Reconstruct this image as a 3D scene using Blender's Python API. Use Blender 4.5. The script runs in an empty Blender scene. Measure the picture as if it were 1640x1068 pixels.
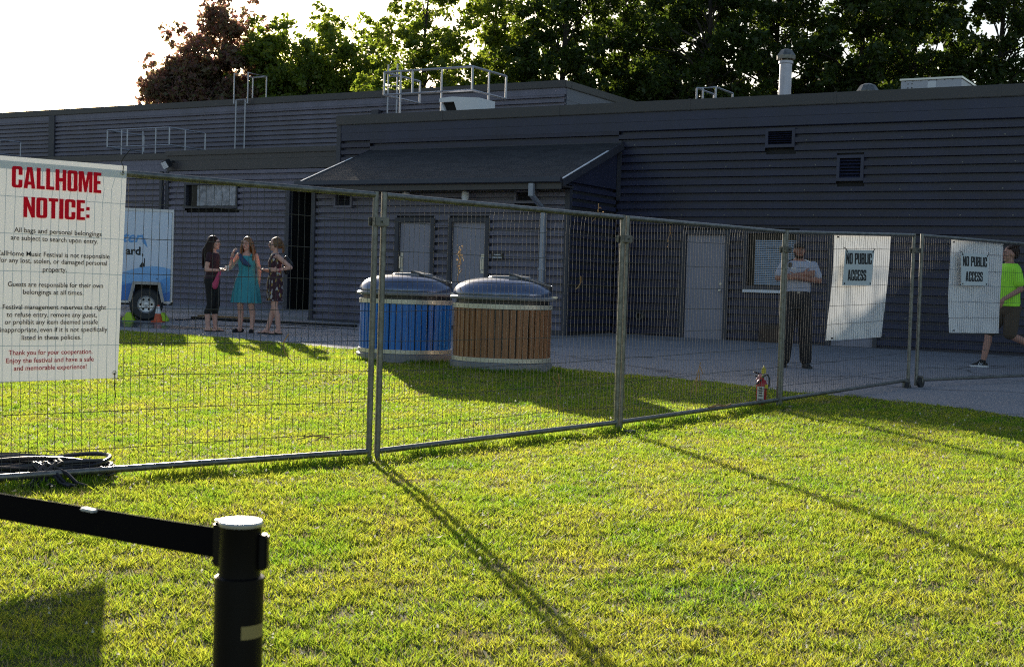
import bpy, bmesh, math, random
import numpy as np
from mathutils import Vector, Matrix
from mathutils.geometry import tessellate_polygon
PI = math.pi
R = math.radians
random.seed(7)
SC = bpy.context.scene
COL = SC.collection

# ------------------------------------------------------------------ camera
F_PX, W_PX = 2150.0, 1640.0
pitch, roll = math.atan(75.0 / F_PX), 0.032
fw = Vector((0, math.cos(pitch), -math.sin(pitch)))
up0 = Vector((0, math.sin(pitch), math.cos(pitch)))
cx_ = Vector((1, 0, 0))
rt = math.cos(roll) * cx_ + math.sin(roll) * up0
up = math.cos(roll) * up0 - math.sin(roll) * cx_
cam_d = bpy.data.cameras.new('camera')
cam = bpy.data.objects.new('camera', cam_d)
COL.objects.link(cam)
cam.matrix_world = Matrix(((rt.x, up.x, -fw.x, 0), (rt.y, up.y, -fw.y, 0), (rt.z, up.z, -fw.z, 1.05), (0, 0, 0, 1)))
cam_d.sensor_width = 36.0
cam_d.lens = 36.0 * F_PX / W_PX
cam_d.clip_start, cam_d.clip_end = 0.05, 3000
cam_d.dof.use_dof = True
cam_d.dof.focus_distance = 11.5
cam_d.dof.aperture_fstop = 11.0
SC.camera = cam

# ------------------------------------------------------------------ light
SUN_EL = R(15.2)
SUN_AZ = math.atan2(-0.272, 0.962)          # from +Y towards +X
sdir = Vector((math.sin(SUN_AZ) * math.cos(SUN_EL), math.cos(SUN_AZ) * math.cos(SUN_EL), math.sin(SUN_EL)))
world = bpy.data.worlds.new('World')
SC.world = world
world.use_nodes = True
wn = world.node_tree
sky = wn.nodes.new('ShaderNodeTexSky')
sky.sky_type = 'NISHITA'
sky.sun_disc = False
sky.sun_elevation = SUN_EL
sky.sun_rotation = SUN_AZ % (2 * PI)
sky.altitude = 200
sky.air_density = 1.0
sky.dust_density = 1.6
sky.ozone_density = 1.0
wn.links.new(sky.outputs[0], wn.nodes['Background'].inputs[0])
wn.nodes['Background'].inputs[1].default_value = 0.072
sun_d = bpy.data.lights.new('sun', 'SUN')
sun_d.energy = 5.0
sun_d.angle = R(0.5)
sun_d.color = (1.0, 0.90, 0.74)
sun = bpy.data.objects.new('sun', sun_d)
COL.objects.link(sun)
sun.rotation_euler = (-sdir).to_track_quat('-Z', 'Y').to_euler()
sun.location = sdir * 80
SC.view_settings.view_transform = 'Standard'
SC.view_settings.look = 'None'
SC.view_settings.exposure = 1.22
SC.view_settings.gamma = 1.0
SC.cycles.filter_width = 1.1
SC.cycles.use_denoising = False
SC.cycles.sample_clamp_indirect = 4.0
SC.view_settings.use_curve_mapping = False

# ------------------------------------------------------------------ materials
def mat(name, col, rough=0.6, metal=0.0, var=0.0, vscale=3.0, bump=0.0, bscale=40.0, col2=None, spec=0.5, stretch=None, trans=0.0, coat=0.0):
    m = bpy.data.materials.new(name)
    m.use_nodes = True
    nt = m.node_tree
    b = nt.nodes['Principled BSDF']
    b.inputs['Base Color'].default_value = (*col, 1)
    b.inputs['Roughness'].default_value = rough
    b.inputs['Metallic'].default_value = metal
    b.inputs['Specular IOR Level'].default_value = spec
    b.inputs['Coat Weight'].default_value = coat
    tc = nt.nodes.new('ShaderNodeTexCoord')
    src = tc.outputs['Object']
    if stretch:
        mp = nt.nodes.new('ShaderNodeMapping')
        mp.inputs['Scale'].default_value = stretch
        nt.links.new(src, mp.inputs[0])
        src = mp.outputs[0]
    if var > 0 or col2:
        n = nt.nodes.new('ShaderNodeTexNoise')
        n.inputs['Scale'].default_value = vscale
        n.inputs['Detail'].default_value = 6
        n.inputs['Roughness'].default_value = 0.62
        nt.links.new(src, n.inputs['Vector'])
        rp = nt.nodes.new('ShaderNodeValToRGB')
        rp.color_ramp.elements[0].position = 0.32
        rp.color_ramp.elements[1].position = 0.68
        c2 = col2 if col2 else tuple(min(1, c * (1 + var)) for c in col)
        c1 = col if col2 else tuple(c * (1 - var) for c in col)
        rp.color_ramp.elements[0].color = (*c1, 1)
        rp.color_ramp.elements[1].color = (*c2, 1)
        nt.links.new(n.outputs['Fac'], rp.inputs[0])
        nt.links.new(rp.outputs[0], b.inputs['Base Color'])
        mr = nt.nodes.new('ShaderNodeMapRange')
        mr.inputs['To Min'].default_value = max(0.03, rough - 0.10)
        mr.inputs['To Max'].default_value = min(1, rough + 0.12)
        nt.links.new(n.outputs['Fac'], mr.inputs['Value'])
        nt.links.new(mr.outputs[0], b.inputs['Roughness'])
    if bump > 0:
        n2 = nt.nodes.new('ShaderNodeTexNoise')
        n2.inputs['Scale'].default_value = bscale
        n2.inputs['Detail'].default_value = 5
        nt.links.new(src, n2.inputs['Vector'])
        bp = nt.nodes.new('ShaderNodeBump')
        bp.inputs['Strength'].default_value = bump
        bp.inputs['Distance'].default_value = 0.02
        nt.links.new(n2.outputs['Fac'], bp.inputs['Height'])
        nt.links.new(bp.outputs[0], b.inputs['Normal'])
    if trans > 0:
        t = nt.nodes.new('ShaderNodeBsdfTranslucent')
        mx = nt.nodes.new('ShaderNodeMixShader')
        mx.inputs[0].default_value = trans
        out = nt.nodes['Material Output']
        t.inputs[0].default_value = (*col, 1)
        nt.links.new(b.outputs[0], mx.inputs[1])
        nt.links.new(t.outputs[0], mx.inputs[2])
        nt.links.new(mx.outputs[0], out.inputs[0])
    return m

M = {}
M['siding'] = mat('siding_metal', (0.033, 0.036, 0.072), 0.36, 0.0, 0.20, 1.1, 0.05, 3.0, stretch=(1.2, 1, 0.5))
M['siding_pale'] = mat('siding_metal_glare', (0.155, 0.148, 0.200), 0.40, 0.0, 0.18, 1.1, 0.05, 3.0, stretch=(1.2, 1, 0.5))  # same charcoal cladding, base colour lightened to imitate lens glare at left
M['coping'] = mat('coping_metal', (0.062, 0.056, 0.058), 0.38, 0.0, 0.12, 1.5, stretch=(0.4, 1, 1))
M['trim'] = mat('trim_metal', (0.050, 0.050, 0.064), 0.45, 0.0, 0.08, 3)
M['core'] = mat('wall_core', (0.03, 0.03, 0.035), 0.8)
M['void'] = mat('dark_interior', (0.012, 0.011, 0.010), 0.9)
M['door'] = mat('door_paint', (0.30, 0.285, 0.33), 0.5, 0, 0.06, 2.0)
M['steel'] = mat('brushed_steel', (0.62, 0.60, 0.57), 0.32, 1.0, 0.08, 8)
M['galv'] = mat('galvanised_steel', (0.20, 0.195, 0.18), 0.42, 0.7, 0.35, 22)
M['rail'] = mat('galvanised_rail', (0.42, 0.42, 0.45), 0.5, 0.6, 0.12, 10)
M['wire'] = mat('galvanised_wire', (0.085, 0.082, 0.076), 0.7, 0.0, 0.25, 30, spec=0.2)
M['white'] = mat('white_paint', (0.78, 0.78, 0.80), 0.45, 0, 0.04, 4)
M['glass'] = mat('dark_glass', (0.014, 0.014, 0.016), 0.25, 0.0, spec=0.25)
M['blind'] = mat('blind_slats', (0.44, 0.52, 0.62), 0.5)
M['plastic_sheet'] = mat('window_sheet', (0.32, 0.32, 0.34), 0.5, 0, 0.5, 5, 0.4, 8)
M['black'] = mat('black_plastic', (0.012, 0.012, 0.014), 0.45, 0, 0.2, 8)
M['rubber'] = mat('black_rubber', (0.02, 0.02, 0.022), 0.6, 0, 0.25, 14)
M['cable'] = mat('cable_jacket', (0.016, 0.016, 0.022), 0.36, 0, 0.3, 12)
M['concrete'] = mat('concrete', (0.24, 0.235, 0.25), 0.85, 0, 0.18, 2.5, 0.25, 40)
M['band'] = mat('bin_band_steel', (0.58, 0.55, 0.46), 0.45, 0.4, 0.15, 12)
M['bin_grey'] = mat('bin_grey_plastic', (0.20, 0.20, 0.215), 0.5, 0, 0.10, 5)
M['bin_lid'] = mat('bin_lid_plastic', (0.13, 0.16, 0.25), 0.20, 0.5, 0.14, 6, 0.06, 30)
M['bin_dark'] = mat('bin_dark_plastic', (0.022, 0.022, 0.026), 0.42, 0, 0.1, 5)
M['slat_blue'] = mat('blue_slats', (0.014, 0.16, 0.55), 0.42, 0, 0.16, 4, stretch=(6, 6, 0.6))
M['slat_brown'] = mat('brown_slats', (0.28, 0.122, 0.050), 0.5, 0, 0.22, 3, stretch=(8, 8, 0.6))
M['banner'] = mat('banner_vinyl', (0.86, 0.84, 0.82), 0.55, 0, 0.03, 2, trans=0.085)
M['tarp'] = mat('white_tarp', (0.78, 0.78, 0.78), 0.5, 0, 0.05, 2, trans=0.14)
M['sign'] = mat('sign_board', (0.66, 0.69, 0.68), 0.5)
M['ink'] = mat('black_ink', (0.012, 0.012, 0.013), 0.6)
M['ink_red'] = mat('red_ink', (0.86, 0.010, 0.028), 0.6, spec=0.1, trans=0.12)
M['ink_darkred'] = mat('dark_red_ink', (0.55, 0.012, 0.045), 0.6, spec=0.1)
M['t_white'] = mat('trailer_white', (0.66, 0.72, 0.84), 0.35, 0, 0.04, 2)
M['t_light'] = mat('trailer_light_blue', (0.22, 0.46, 0.80), 0.35)
M['t_blue'] = mat('trailer_blue', (0.035, 0.20, 0.60), 0.35)
M['t_blue2'] = mat('trailer_mid_blue', (0.10, 0.34, 0.72), 0.35)
M['lime'] = mat('lime_plastic', (0.45, 0.68, 0.03), 0.5)
M['orange'] = mat('orange_cone', (0.62, 0.10, 0.03), 0.5)
M['redlamp'] = mat('red_lens', (0.35, 0.01, 0.01), 0.3)
M['red'] = mat('extinguisher_red', (0.42, 0.008, 0.012), 0.28, 0, 0.06, 6)
M['yellow'] = mat('yellow_plastic', (0.62, 0.50, 0.03), 0.5)
M['label_paper'] = mat('label_paper', (0.66, 0.64, 0.60), 0.6, 0, 0.05, 30)
M['dry'] = mat('dry_vine', (0.42, 0.28, 0.14), 0.8, 0, 0.4, 30, trans=0.25)
M['flap'] = mat('brown_board', (0.30, 0.17, 0.06), 0.7, 0, 0.15, 4)
M['stanchion'] = mat('stanchion_black', (0.0045, 0.0032, 0.003), 0.42, 0, 0.1, 10, spec=0.25)
M['belt'] = mat('belt_webbing', (0.0045, 0.0035, 0.004), 0.9, 0, 0.1, 60, spec=0.1)
M['cap_gloss'] = mat('stanchion_cap', (0.75, 0.73, 0.70), 0.38, 0.85)
M['sticker'] = mat('yellow_sticker', (0.36, 0.27, 0.09), 0.5)
M['bark'] = mat('bark', (0.055, 0.042, 0.032), 0.9, 0, 0.35, 6, 0.5, 20)
M['skin'] = mat('skin_light', (0.62, 0.34, 0.26), 0.5, 0, 0.05, 20)
M['skin_tan'] = mat('skin_tan', (0.44, 0.22, 0.16), 0.5, 0, 0.05, 20)
M['skin_deep'] = mat('skin_deep', (0.28, 0.125, 0.085), 0.5, 0, 0.05, 20)
M['hair_dark'] = mat('hair_dark_brown', (0.026, 0.011, 0.007), 0.5, 0, 0.4, 30, spec=0.2, stretch=(3, 3, 0.4))
M['hair_blond'] = mat('hair_light_brown', (0.25, 0.125, 0.055), 0.42, 0, 0.35, 30, stretch=(3, 3, 0.4), trans=0.2)
M['hair_honey'] = mat('hair_honey_brown', (0.17, 0.085, 0.036), 0.42, 0, 0.35, 30, stretch=(3, 3, 0.4), trans=0.15)
M['teal'] = mat('teal_cloth', (0.045, 0.28, 0.33), 0.75, 0, 0.10, 8)
M['scarf'] = mat('navy_cloth', (0.035, 0.06, 0.135), 0.8, 0, 0.2, 12)
M['burgundy'] = mat('burgundy_cloth', (0.036, 0.012, 0.020), 0.8, 0, 0.2, 10)
M['black_cloth'] = mat('black_cloth', (0.012, 0.010, 0.010), 0.85, 0, 0.2, 10)
M['trousers'] = mat('dark_trousers', (0.016, 0.014, 0.015), 0.8, 0, 0.2, 8)
M['uniform'] = mat('grey_blue_shirt', (0.36, 0.38, 0.46), 0.8, 0, 0.07, 8)
M['neon'] = mat('neon_shirt', (0.42, 0.95, 0.04), 0.65, 0, 0.06, 6)
M['shorts'] = mat('olive_shorts', (0.085, 0.058, 0.036), 0.85, 0, 0.1, 8)
M['pink'] = mat('pink_cloth', (0.52, 0.055, 0.13), 0.7, 0, 0.1, 8)
M['gold'] = mat('gold_strap', (0.6, 0.40, 0.14), 0.35, 0.8)
M['lip'] = mat('lips', (0.30, 0.09, 0.08), 0.5)
M['eye'] = mat('eye_white', (0.40, 0.38, 0.36), 0.4)

def mat_pattern():
    m = mat('patterned_dress_cloth', (0.045, 0.012, 0.02), 0.8)
    nt = m.node_tree
    b = nt.nodes['Principled BSDF']
    tc = nt.nodes.new('ShaderNodeTexCoord')
    mp = nt.nodes.new('ShaderNodeMapping')
    mp.inputs['Scale'].default_value = (1, 1, 0.55)
    mp.inputs['Rotation'].default_value = (0.5, 0.4, 0)
    v = nt.nodes.new('ShaderNodeTexVoronoi')
    v.inputs['Scale'].default_value = 34
    nt.links.new(tc.outputs['Object'], mp.inputs[0])
    nt.links.new(mp.outputs[0], v.inputs['Vector'])
    rp = nt.nodes.new('ShaderNodeValToRGB')
    e = rp.color_ramp.elements
    e[0].position, e[0].color = 0.0, (0.045, 0.012, 0.02, 1)
    e[1].position, e[1].color = 0.30, (0.07, 0.018, 0.03, 1)
    for p, c in ((0.50, (0.42, 0.38, 0.36, 1)), (0.64, (0.30, 0.19, 0.05, 1)), (0.74, (0.04, 0.012, 0.02, 1))):
        k = e.new(p); k.color = c
    rp.color_ramp.interpolation = 'CONSTANT'
    sp = nt.nodes.new('ShaderNodeSeparateColor')
    nt.links.new(v.outputs['Color'], sp.inputs[0])
    nt.links.new(sp.outputs[0], rp.inputs[0])
    nt.links.new(rp.outputs[0], b.inputs['Base Color'])
    return m
M['pattern'] = mat_pattern()

def mat_shingle():
    m = mat('roof_shingle', (0.04, 0.04, 0.045), 0.85)
    nt = m.node_tree
    b = nt.nodes['Principled BSDF']
    tc = nt.nodes.new('ShaderNodeTexCoord')
    br = nt.nodes.new('ShaderNodeTexBrick')
    br.inputs['Scale'].default_value = 1.0
    br.inputs['Brick Width'].default_value = 0.32
    br.inputs['Row Height'].default_value = 0.14
    br.inputs['Mortar Size'].default_value = 0.006
    br.inputs['Color1'].default_value = (0.030, 0.031, 0.036, 1)
    br.inputs['Color2'].default_value = (0.060, 0.060, 0.066, 1)
    br.inputs['Mortar'].default_value = (0.012, 0.012, 0.013, 1)
    nt.links.new(tc.outputs['Object'], br.inputs['Vector'])
    n = nt.nodes.new('ShaderNodeTexNoise')
    n.inputs['Scale'].default_value = 60
    nt.links.new(tc.outputs['Object'], n.inputs['Vector'])
    mx = nt.nodes.new('ShaderNodeMix')
    mx.data_type = 'RGBA'; mx.blend_type = 'MULTIPLY'
    mx.inputs[0].default_value = 0.6
    nt.links.new(br.outputs['Color'], mx.inputs[6])
    nt.links.new(n.outputs['Color'], mx.inputs[7])
    nt.links.new(mx.outputs[2], b.inputs['Base Color'])
    bp = nt.nodes.new('ShaderNodeBump')
    bp.inputs['Strength'].default_value = 0.25
    bp.inputs['Distance'].default_value = 0.02
    nt.links.new(br.outputs['Fac'], bp.inputs['Height'])
    bp.invert = True
    nt.links.new(bp.outputs[0], b.inputs['Normal'])
    return m
M['shingle'] = mat_shingle()
M['wet'] = mat('wet_asphalt', (0.05, 0.05, 0.055), 0.16, 0, 0.3, 2.0, 0.08, 6)

def mat_asphalt():
    m = mat('asphalt', (0.2, 0.2, 0.22), 0.9)
    nt = m.node_tree
    b = nt.nodes['Principled BSDF']
    tc = nt.nodes.new('ShaderNodeTexCoord')
    n1 = nt.nodes.new('ShaderNodeTexNoise'); n1.inputs['Scale'].default_value = 0.45; n1.inputs['Detail'].default_value = 7
    n2 = nt.nodes.new('ShaderNodeTexNoise'); n2.inputs['Scale'].default_value = 55; n2.inputs['Detail'].default_value = 4
    nt.links.new(tc.outputs['Object'], n1.inputs['Vector'])
    nt.links.new(tc.outputs['Object'], n2.inputs['Vector'])
    rp = nt.nodes.new('ShaderNodeValToRGB')
    rp.color_ramp.elements[0].position, rp.color_ramp.elements[0].color = 0.3, (0.205, 0.202, 0.217, 1)
    rp.color_ramp.elements[1].position, rp.color_ramp.elements[1].color = 0.72, (0.285, 0.280, 0.300, 1)
    nt.links.new(n1.outputs['Fac'], rp.inputs[0])
    mx = nt.nodes.new('ShaderNodeMix'); mx.data_type = 'RGBA'; mx.blend_type = 'OVERLAY'
    mx.inputs[0].default_value = 0.55
    nt.links.new(rp.outputs[0], mx.inputs[6]); nt.links.new(n2.outputs['Fac'], mx.inputs[7])
    # cracks: thin lines of a distorted voronoi
    mp = nt.nodes.new('ShaderNodeMapping'); mp.inputs['Scale'].default_value = (0.16, 0.30, 1)
    n3 = nt.nodes.new('ShaderNodeTexNoise'); n3.inputs['Scale'].default_value = 1.2
    ad = nt.nodes.new('ShaderNodeMix'); ad.data_type = 'RGBA'; ad.blend_type = 'ADD'; ad.inputs[0].default_value = 0.5
    nt.links.new(tc.outputs['Object'], n3.inputs['Vector'])
    nt.links.new(tc.outputs['Object'], ad.inputs[6]); nt.links.new(n3.outputs['Color'], ad.inputs[7])
    nt.links.new(ad.outputs[2], mp.inputs[0])
    vo = nt.nodes.new('ShaderNodeTexVoronoi'); vo.feature = 'DISTANCE_TO_EDGE'; vo.inputs['Scale'].default_value = 1.0
    nt.links.new(mp.outputs[0], vo.inputs['Vector'])
    r2 = nt.nodes.new('ShaderNodeValToRGB')
    r2.color_ramp.elements[0].position, r2.color_ramp.elements[0].color = 0.0, (0.32, 0.32, 0.32, 1)
    r2.color_ramp.elements[1].position, r2.color_ramp.elements[1].color = 0.014, (1, 1, 1, 1)
    nt.links.new(vo.outputs['Distance'], r2.inputs[0])
    m2 = nt.nodes.new('ShaderNodeMix'); m2.data_type = 'RGBA'; m2.blend_type = 'MULTIPLY'; m2.inputs[0].default_value = 1
    nt.links.new(mx.outputs[2], m2.inputs[6]); nt.links.new(r2.outputs[0], m2.inputs[7])
    nt.links.new(m2.outputs[2], b.inputs['Base Color'])
    bp = nt.nodes.new('ShaderNodeBump'); bp.inputs['Strength'].default_value = 0.5; bp.inputs['Distance'].default_value = 0.01
    nt.links.new(n2.outputs['Fac'], bp.inputs['Height']); nt.links.new(bp.outputs[0], b.inputs['Normal'])
    return m
M['asphalt'] = mat_asphalt()

def mat_grass(name, trans, soil=False):
    m = bpy.data.materials.new(name)
    m.use_nodes = True
    nt = m.node_tree
    b = nt.nodes['Principled BSDF']
    b.inputs['Roughness'].default_value = 0.55
    b.inputs['Specular IOR Level'].default_value = 0.25
    tc = nt.nodes.new('ShaderNodeTexCoord')
    n1 = nt.nodes.new('ShaderNodeTexNoise'); n1.inputs['Scale'].default_value = 2.2; n1.inputs['Detail'].default_value = 8; n1.inputs['Roughness'].default_value = 0.7
    nt.links.new(tc.outputs['Object'], n1.inputs['Vector'])
    rp = nt.nodes.new('ShaderNodeValToRGB')
    e = rp.color_ramp.elements
    if soil:
        e[0].position, e[0].color = 0.35, (0.042, 0.064, 0.013, 1)
        e[1].position, e[1].color = 0.70, (0.070, 0.055, 0.026, 1)
        nt.links.new(n1.outputs['Fac'], rp.inputs[0])
        nt.links.new(rp.outputs[0], b.inputs['Base Color'])
        b.inputs['Roughness'].default_value = 0.9
        return m
    e[0].position, e[0].color = 0.22, (0.108, 0.218, 0.017, 1)
    e[1].position, e[1].color = 0.80, (0.335, 0.318, 0.046, 1)
    at = nt.nodes.new('ShaderNodeAttribute'); at.attribute_name = 'rnd'
    add = nt.nodes.new('ShaderNodeMath'); add.operation = 'MULTIPLY_ADD'
    add.inputs[1].default_value = 0.34; 
    sub = nt.nodes.new('ShaderNodeMath'); sub.operation = 'SUBTRACT'; sub.inputs[1].default_value = 0.17
    nt.links.new(n1.outputs['Fac'], sub.inputs[0])
    nt.links.new(at.outputs['Fac'], add.inputs[0]); nt.links.new(sub.outputs[0], add.inputs[2])
    nt.links.new(add.outputs[0], rp.inputs[0])
    nt.links.new(rp.outputs[0], b.inputs['Base Color'])
    t = nt.nodes.new('ShaderNodeBsdfTranslucent')
    br = nt.nodes.new('ShaderNodeMix'); br.data_type = 'RGBA'; br.blend_type = 'MULTIPLY'; br.inputs[0].default_value = 1
    br.inputs[7].default_value = (1.9, 1.9, 1.3, 1)
    nt.links.new(rp.outputs[0], br.inputs[6]); nt.links.new(br.outputs[2], t.inputs[0])
    mx = nt.nodes.new('ShaderNodeMixShader'); mx.inputs[0].default_value = trans
    nt.links.new(b.outputs[0], mx.inputs[1]); nt.links.new(t.outputs[0], mx.inputs[2])
    nt.links.new(mx.outputs[0], nt.nodes['Material Output'].inputs[0])
    return m
M['grass'] = mat_grass('grass_blades', 0.62)
M['soil'] = mat_grass('lawn_soil', 0, True)
M['straw'] = mat('dry_straw', (0.42, 0.34, 0.17), 0.8, 0, 0.3, 9, trans=0.3)
M['clover'] = mat('clover_flower', (0.62, 0.60, 0.52), 0.8, trans=0.3)

def mat_leaf(name, c1, c2, trans=0.5, boost=(1.8, 1.9, 0.9)):
    m = bpy.data.materials.new(name)
    m.use_nodes = True
    nt = m.node_tree
    b = nt.nodes['Principled BSDF']
    b.inputs['Roughness'].default_value = 0.5
    at = nt.nodes.new('ShaderNodeAttribute'); at.attribute_name = 'rnd'
    mx0 = nt.nodes.new('ShaderNodeMix'); mx0.data_type = 'RGBA'
    mx0.inputs[6].default_value = (*c1, 1); mx0.inputs[7].default_value = (*c2, 1)
    nt.links.new(at.outputs['Fac'], mx0.inputs[0])
    nt.links.new(mx0.outputs[2], b.inputs['Base Color'])
    br = nt.nodes.new('ShaderNodeMix'); br.data_type = 'RGBA'; br.blend_type = 'MULTIPLY'; br.inputs[0].default_value = 1
    br.inputs[7].default_value = (*boost, 1)
    nt.links.new(mx0.outputs[2], br.inputs[6])
    t = nt.nodes.new('ShaderNodeBsdfTranslucent')
    nt.links.new(br.outputs[2], t.inputs[0])
    mx = nt.nodes.new('ShaderNodeMixShader'); mx.inputs[0].default_value = trans
    nt.links.new(b.outputs[0], mx.inputs[1]); nt.links.new(t.outputs[0], mx.inputs[2])
    nt.links.new(mx.outputs[0], nt.nodes['Material Output'].inputs[0])
    return m
M['leaf'] = mat_leaf('green_leaves', (0.034, 0.066, 0.013), (0.066, 0.092, 0.018), 0.5, (2.0, 1.9, 1.0))
M['leaf_light'] = mat_leaf('light_green_leaves', (0.085, 0.140, 0.022), (0.155, 0.185, 0.034), 0.55, (2.1, 2.0, 1.0))
M['leaf_purple'] = mat_leaf('purple_leaves', (0.20, 0.10, 0.105), (0.14, 0.145, 0.06), boost=(2.2, 1.8, 1.7))

# ------------------------------------------------------------------ mesh helpers
class MB:
    """collects shapes and links them as ONE mesh object"""
    def __init__(s): s.v = []; s.f = []; s.m = []
    def add(s, vs, fs, mi=0):
        o = len(s.v)
        s.v += [tuple(v) for v in vs]
        s.f += [tuple(i + o for i in f) for f in fs]
        s.m += [mi] * len(fs)
    def box(s, x0, x1, y0, y1, z0, z1, mi=0, mtx=None):
        vs = [(x, y, z) for z in (z0, z1) for y in (y0, y1) for x in (x0, x1)]
        if mtx: vs = [mtx @ Vector(v) for v in vs]
        s.add(vs, [(0, 2, 3, 1), (4, 5, 7, 6), (0, 1, 5, 4), (2, 6, 7, 3), (0, 4, 6, 2), (1, 3, 7, 5)], mi)
    def bbox(s, x0, x1, y0, y1, z0, z1, b=0.01, mi=0, mtx=None):
        bm = bmesh.new()
        bmesh.ops.create_cube(bm, size=1)
        for v in bm.verts: v.co = Vector(((x0 + x1) / 2 + v.co.x * (x1 - x0), (y0 + y1) / 2 + v.co.y * (y1 - y0), (z0 + z1) / 2 + v.co.z * (z1 - z0)))
        bmesh.ops.bevel(bm, geom=bm.edges[:], offset=b, segments=2, affect='EDGES')
        bm.verts.index_update()
        vs = [(mtx @ v.co) if mtx else v.co.copy() for v in bm.verts]
        s.add(vs, [tuple(v.index for v in f.verts) for f in bm.faces], mi)
        bm.free()
    def tube(s, pts, r, n=8, mi=0, cap=True, closed=False):
        pts = [Vector(p) for p in pts]
        k = len(pts)
        rs = [float(q) for q in (r if isinstance(r, (list, tuple)) else [r] * k)]
        vs = []; prev = None
        for i, p in enumerate(pts):
            a = pts[i - 1] if (i > 0 or closed) else p
            c = pts[(i + 1) % k] if (i < k - 1 or closed) else p
            t = (c - a)
            if t.length < 1e-9: t = Vector((0, 0, 1))
            t.normalize()
            if prev is None:
                u = t.cross(Vector((0, 0, 1)))
                if u.length < 1e-3: u = t.cross(Vector((1, 0, 0)))
            else:
                u = prev - t * prev.dot(t)
                if u.length < 1e-6: u = t.cross(Vector((1, 0, 0)))
            u.normalize(); w = t.cross(u); prev = u
            for j in range(n):
                a2 = 2 * PI * j / n
                vs.append(p + rs[i] * (math.cos(a2) * u + math.sin(a2) * w))
        fs = []
        for i in range(k - 1 + (1 if closed else 0)):
            for j in range(n):
                a0 = i * n + j; a1 = i * n + (j + 1) % n
                b0 = ((i + 1) % k) * n + j; b1 = ((i + 1) % k) * n + (j + 1) % n
                fs.append((a0, a1, b1, b0))
        if cap and not closed:
            fs.append(tuple(range(n - 1, -1, -1)))
            fs.append(tuple((k - 1) * n + j for j in range(n)))
        s.add(vs, fs, mi)
    def lathe(s, prof, n=32, mi=0, center=(0, 0, 0), axis='z', cap=True):
        vs = []; c = Vector(center)
        for r, z in prof:
            for j in range(n):
                a = 2 * PI * j / n
                x, y = r * math.cos(a), r * math.sin(a)
                v = Vector((x, y, z)) if axis == 'z' else (Vector((z, x, y)) if axis == 'x' else Vector((y, z, x)))
                vs.append(c + v)
        fs = []
        for i in range(len(prof) - 1):
            for j in range(n):
                fs.append((i * n + j, i * n + (j + 1) % n, (i + 1) * n + (j + 1) % n, (i + 1) * n + j))
        if cap:
            fs.append(tuple(range(n - 1, -1, -1)))
            fs.append(tuple((len(prof) - 1) * n + j for j in range(n)))
        s.add(vs, fs, mi)
    def prism(s, poly, y0, y1, mi=0, mtx=None):
        """polygon in x,z extruded along y"""
        n = len(poly)
        vs = [(x, y0, z) for x, z in poly] + [(x, y1, z) for x, z in poly]
        if mtx: vs = [mtx @ Vector(v) for v in vs]
        fs = [tuple(range(n)), tuple(range(2 * n - 1, n - 1, -1))]
        fs += [((i + 1) % n, i, n + i, n + (i + 1) % n) for i in range(n)]
        s.add(vs, fs, mi)
    def poly(s, loops, o, ex, ey, mi=0):
        """flat filled polygon (outer + holes, 2-D) placed at o with axes ex, ey"""
        tri = tessellate_polygon([[Vector((p[0], p[1], 0)) for p in l] for l in loops])
        pts = [p for l in loops for p in l]
        s.add([o + ex * p[0] + ey * p[1] for p in pts], tri, mi)
    def build(s, name, material, parent=None, smooth=False, loc=None):
        me = bpy.data.meshes.new(name)
        me.from_pydata(s.v, [], s.f)
        ms = material if isinstance(material, (list, tuple)) else [material]
        for m_ in ms: me.materials.append(m_)
        me.polygons.foreach_set('material_index', s.m)
        bm = bmesh.new(); bm.from_mesh(me)
        if len(bm.faces) < 60000: bmesh.ops.recalc_face_normals(bm, faces=bm.faces)
        bm.to_mesh(me); bm.free()
        if smooth:
            me.polygons.foreach_set('use_smooth', [True] * len(me.polygons))
            try: me.set_sharp_from_angle(angle=R(38))
            except Exception: pass
        o = bpy.data.objects.new(name, me)
        COL.objects.link(o)
        if parent: o.parent = parent
        if loc is not None: o.location = loc
        return o

def tag(o, label, cat, group=None):
    o['label'] = label; o['category'] = cat
    if group: o['group'] = group
    return o
def thing(name, label, cat, loc=(0, 0, 0), rz=0.0, group=None):
    o = bpy.data.objects.new(name, None)
    COL.objects.link(o)
    o.location = loc; o.rotation_euler = (0, 0, rz)
    o.empty_display_size = 0.3
    return tag(o, label, cat, group)
def structure(o):
    o['kind'] = 'structure'; return o

GB = [(-60, -0.36), (2, -0.34), (4.5, -0.26), (5.5, -0.225), (7.2, -0.165), (11, -0.15), (13.85, -0.10), (15, -0.05), (16, 0.0), (19, 0.02), (20.5, 0.06), (23, 0.07), (27, 0.10), (30, 0.15), (40, 0.16), (700, 0.16)]
def gz(y): return float(np.interp(y, [a for a, b in GB], [b for a, b in GB]))

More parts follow.
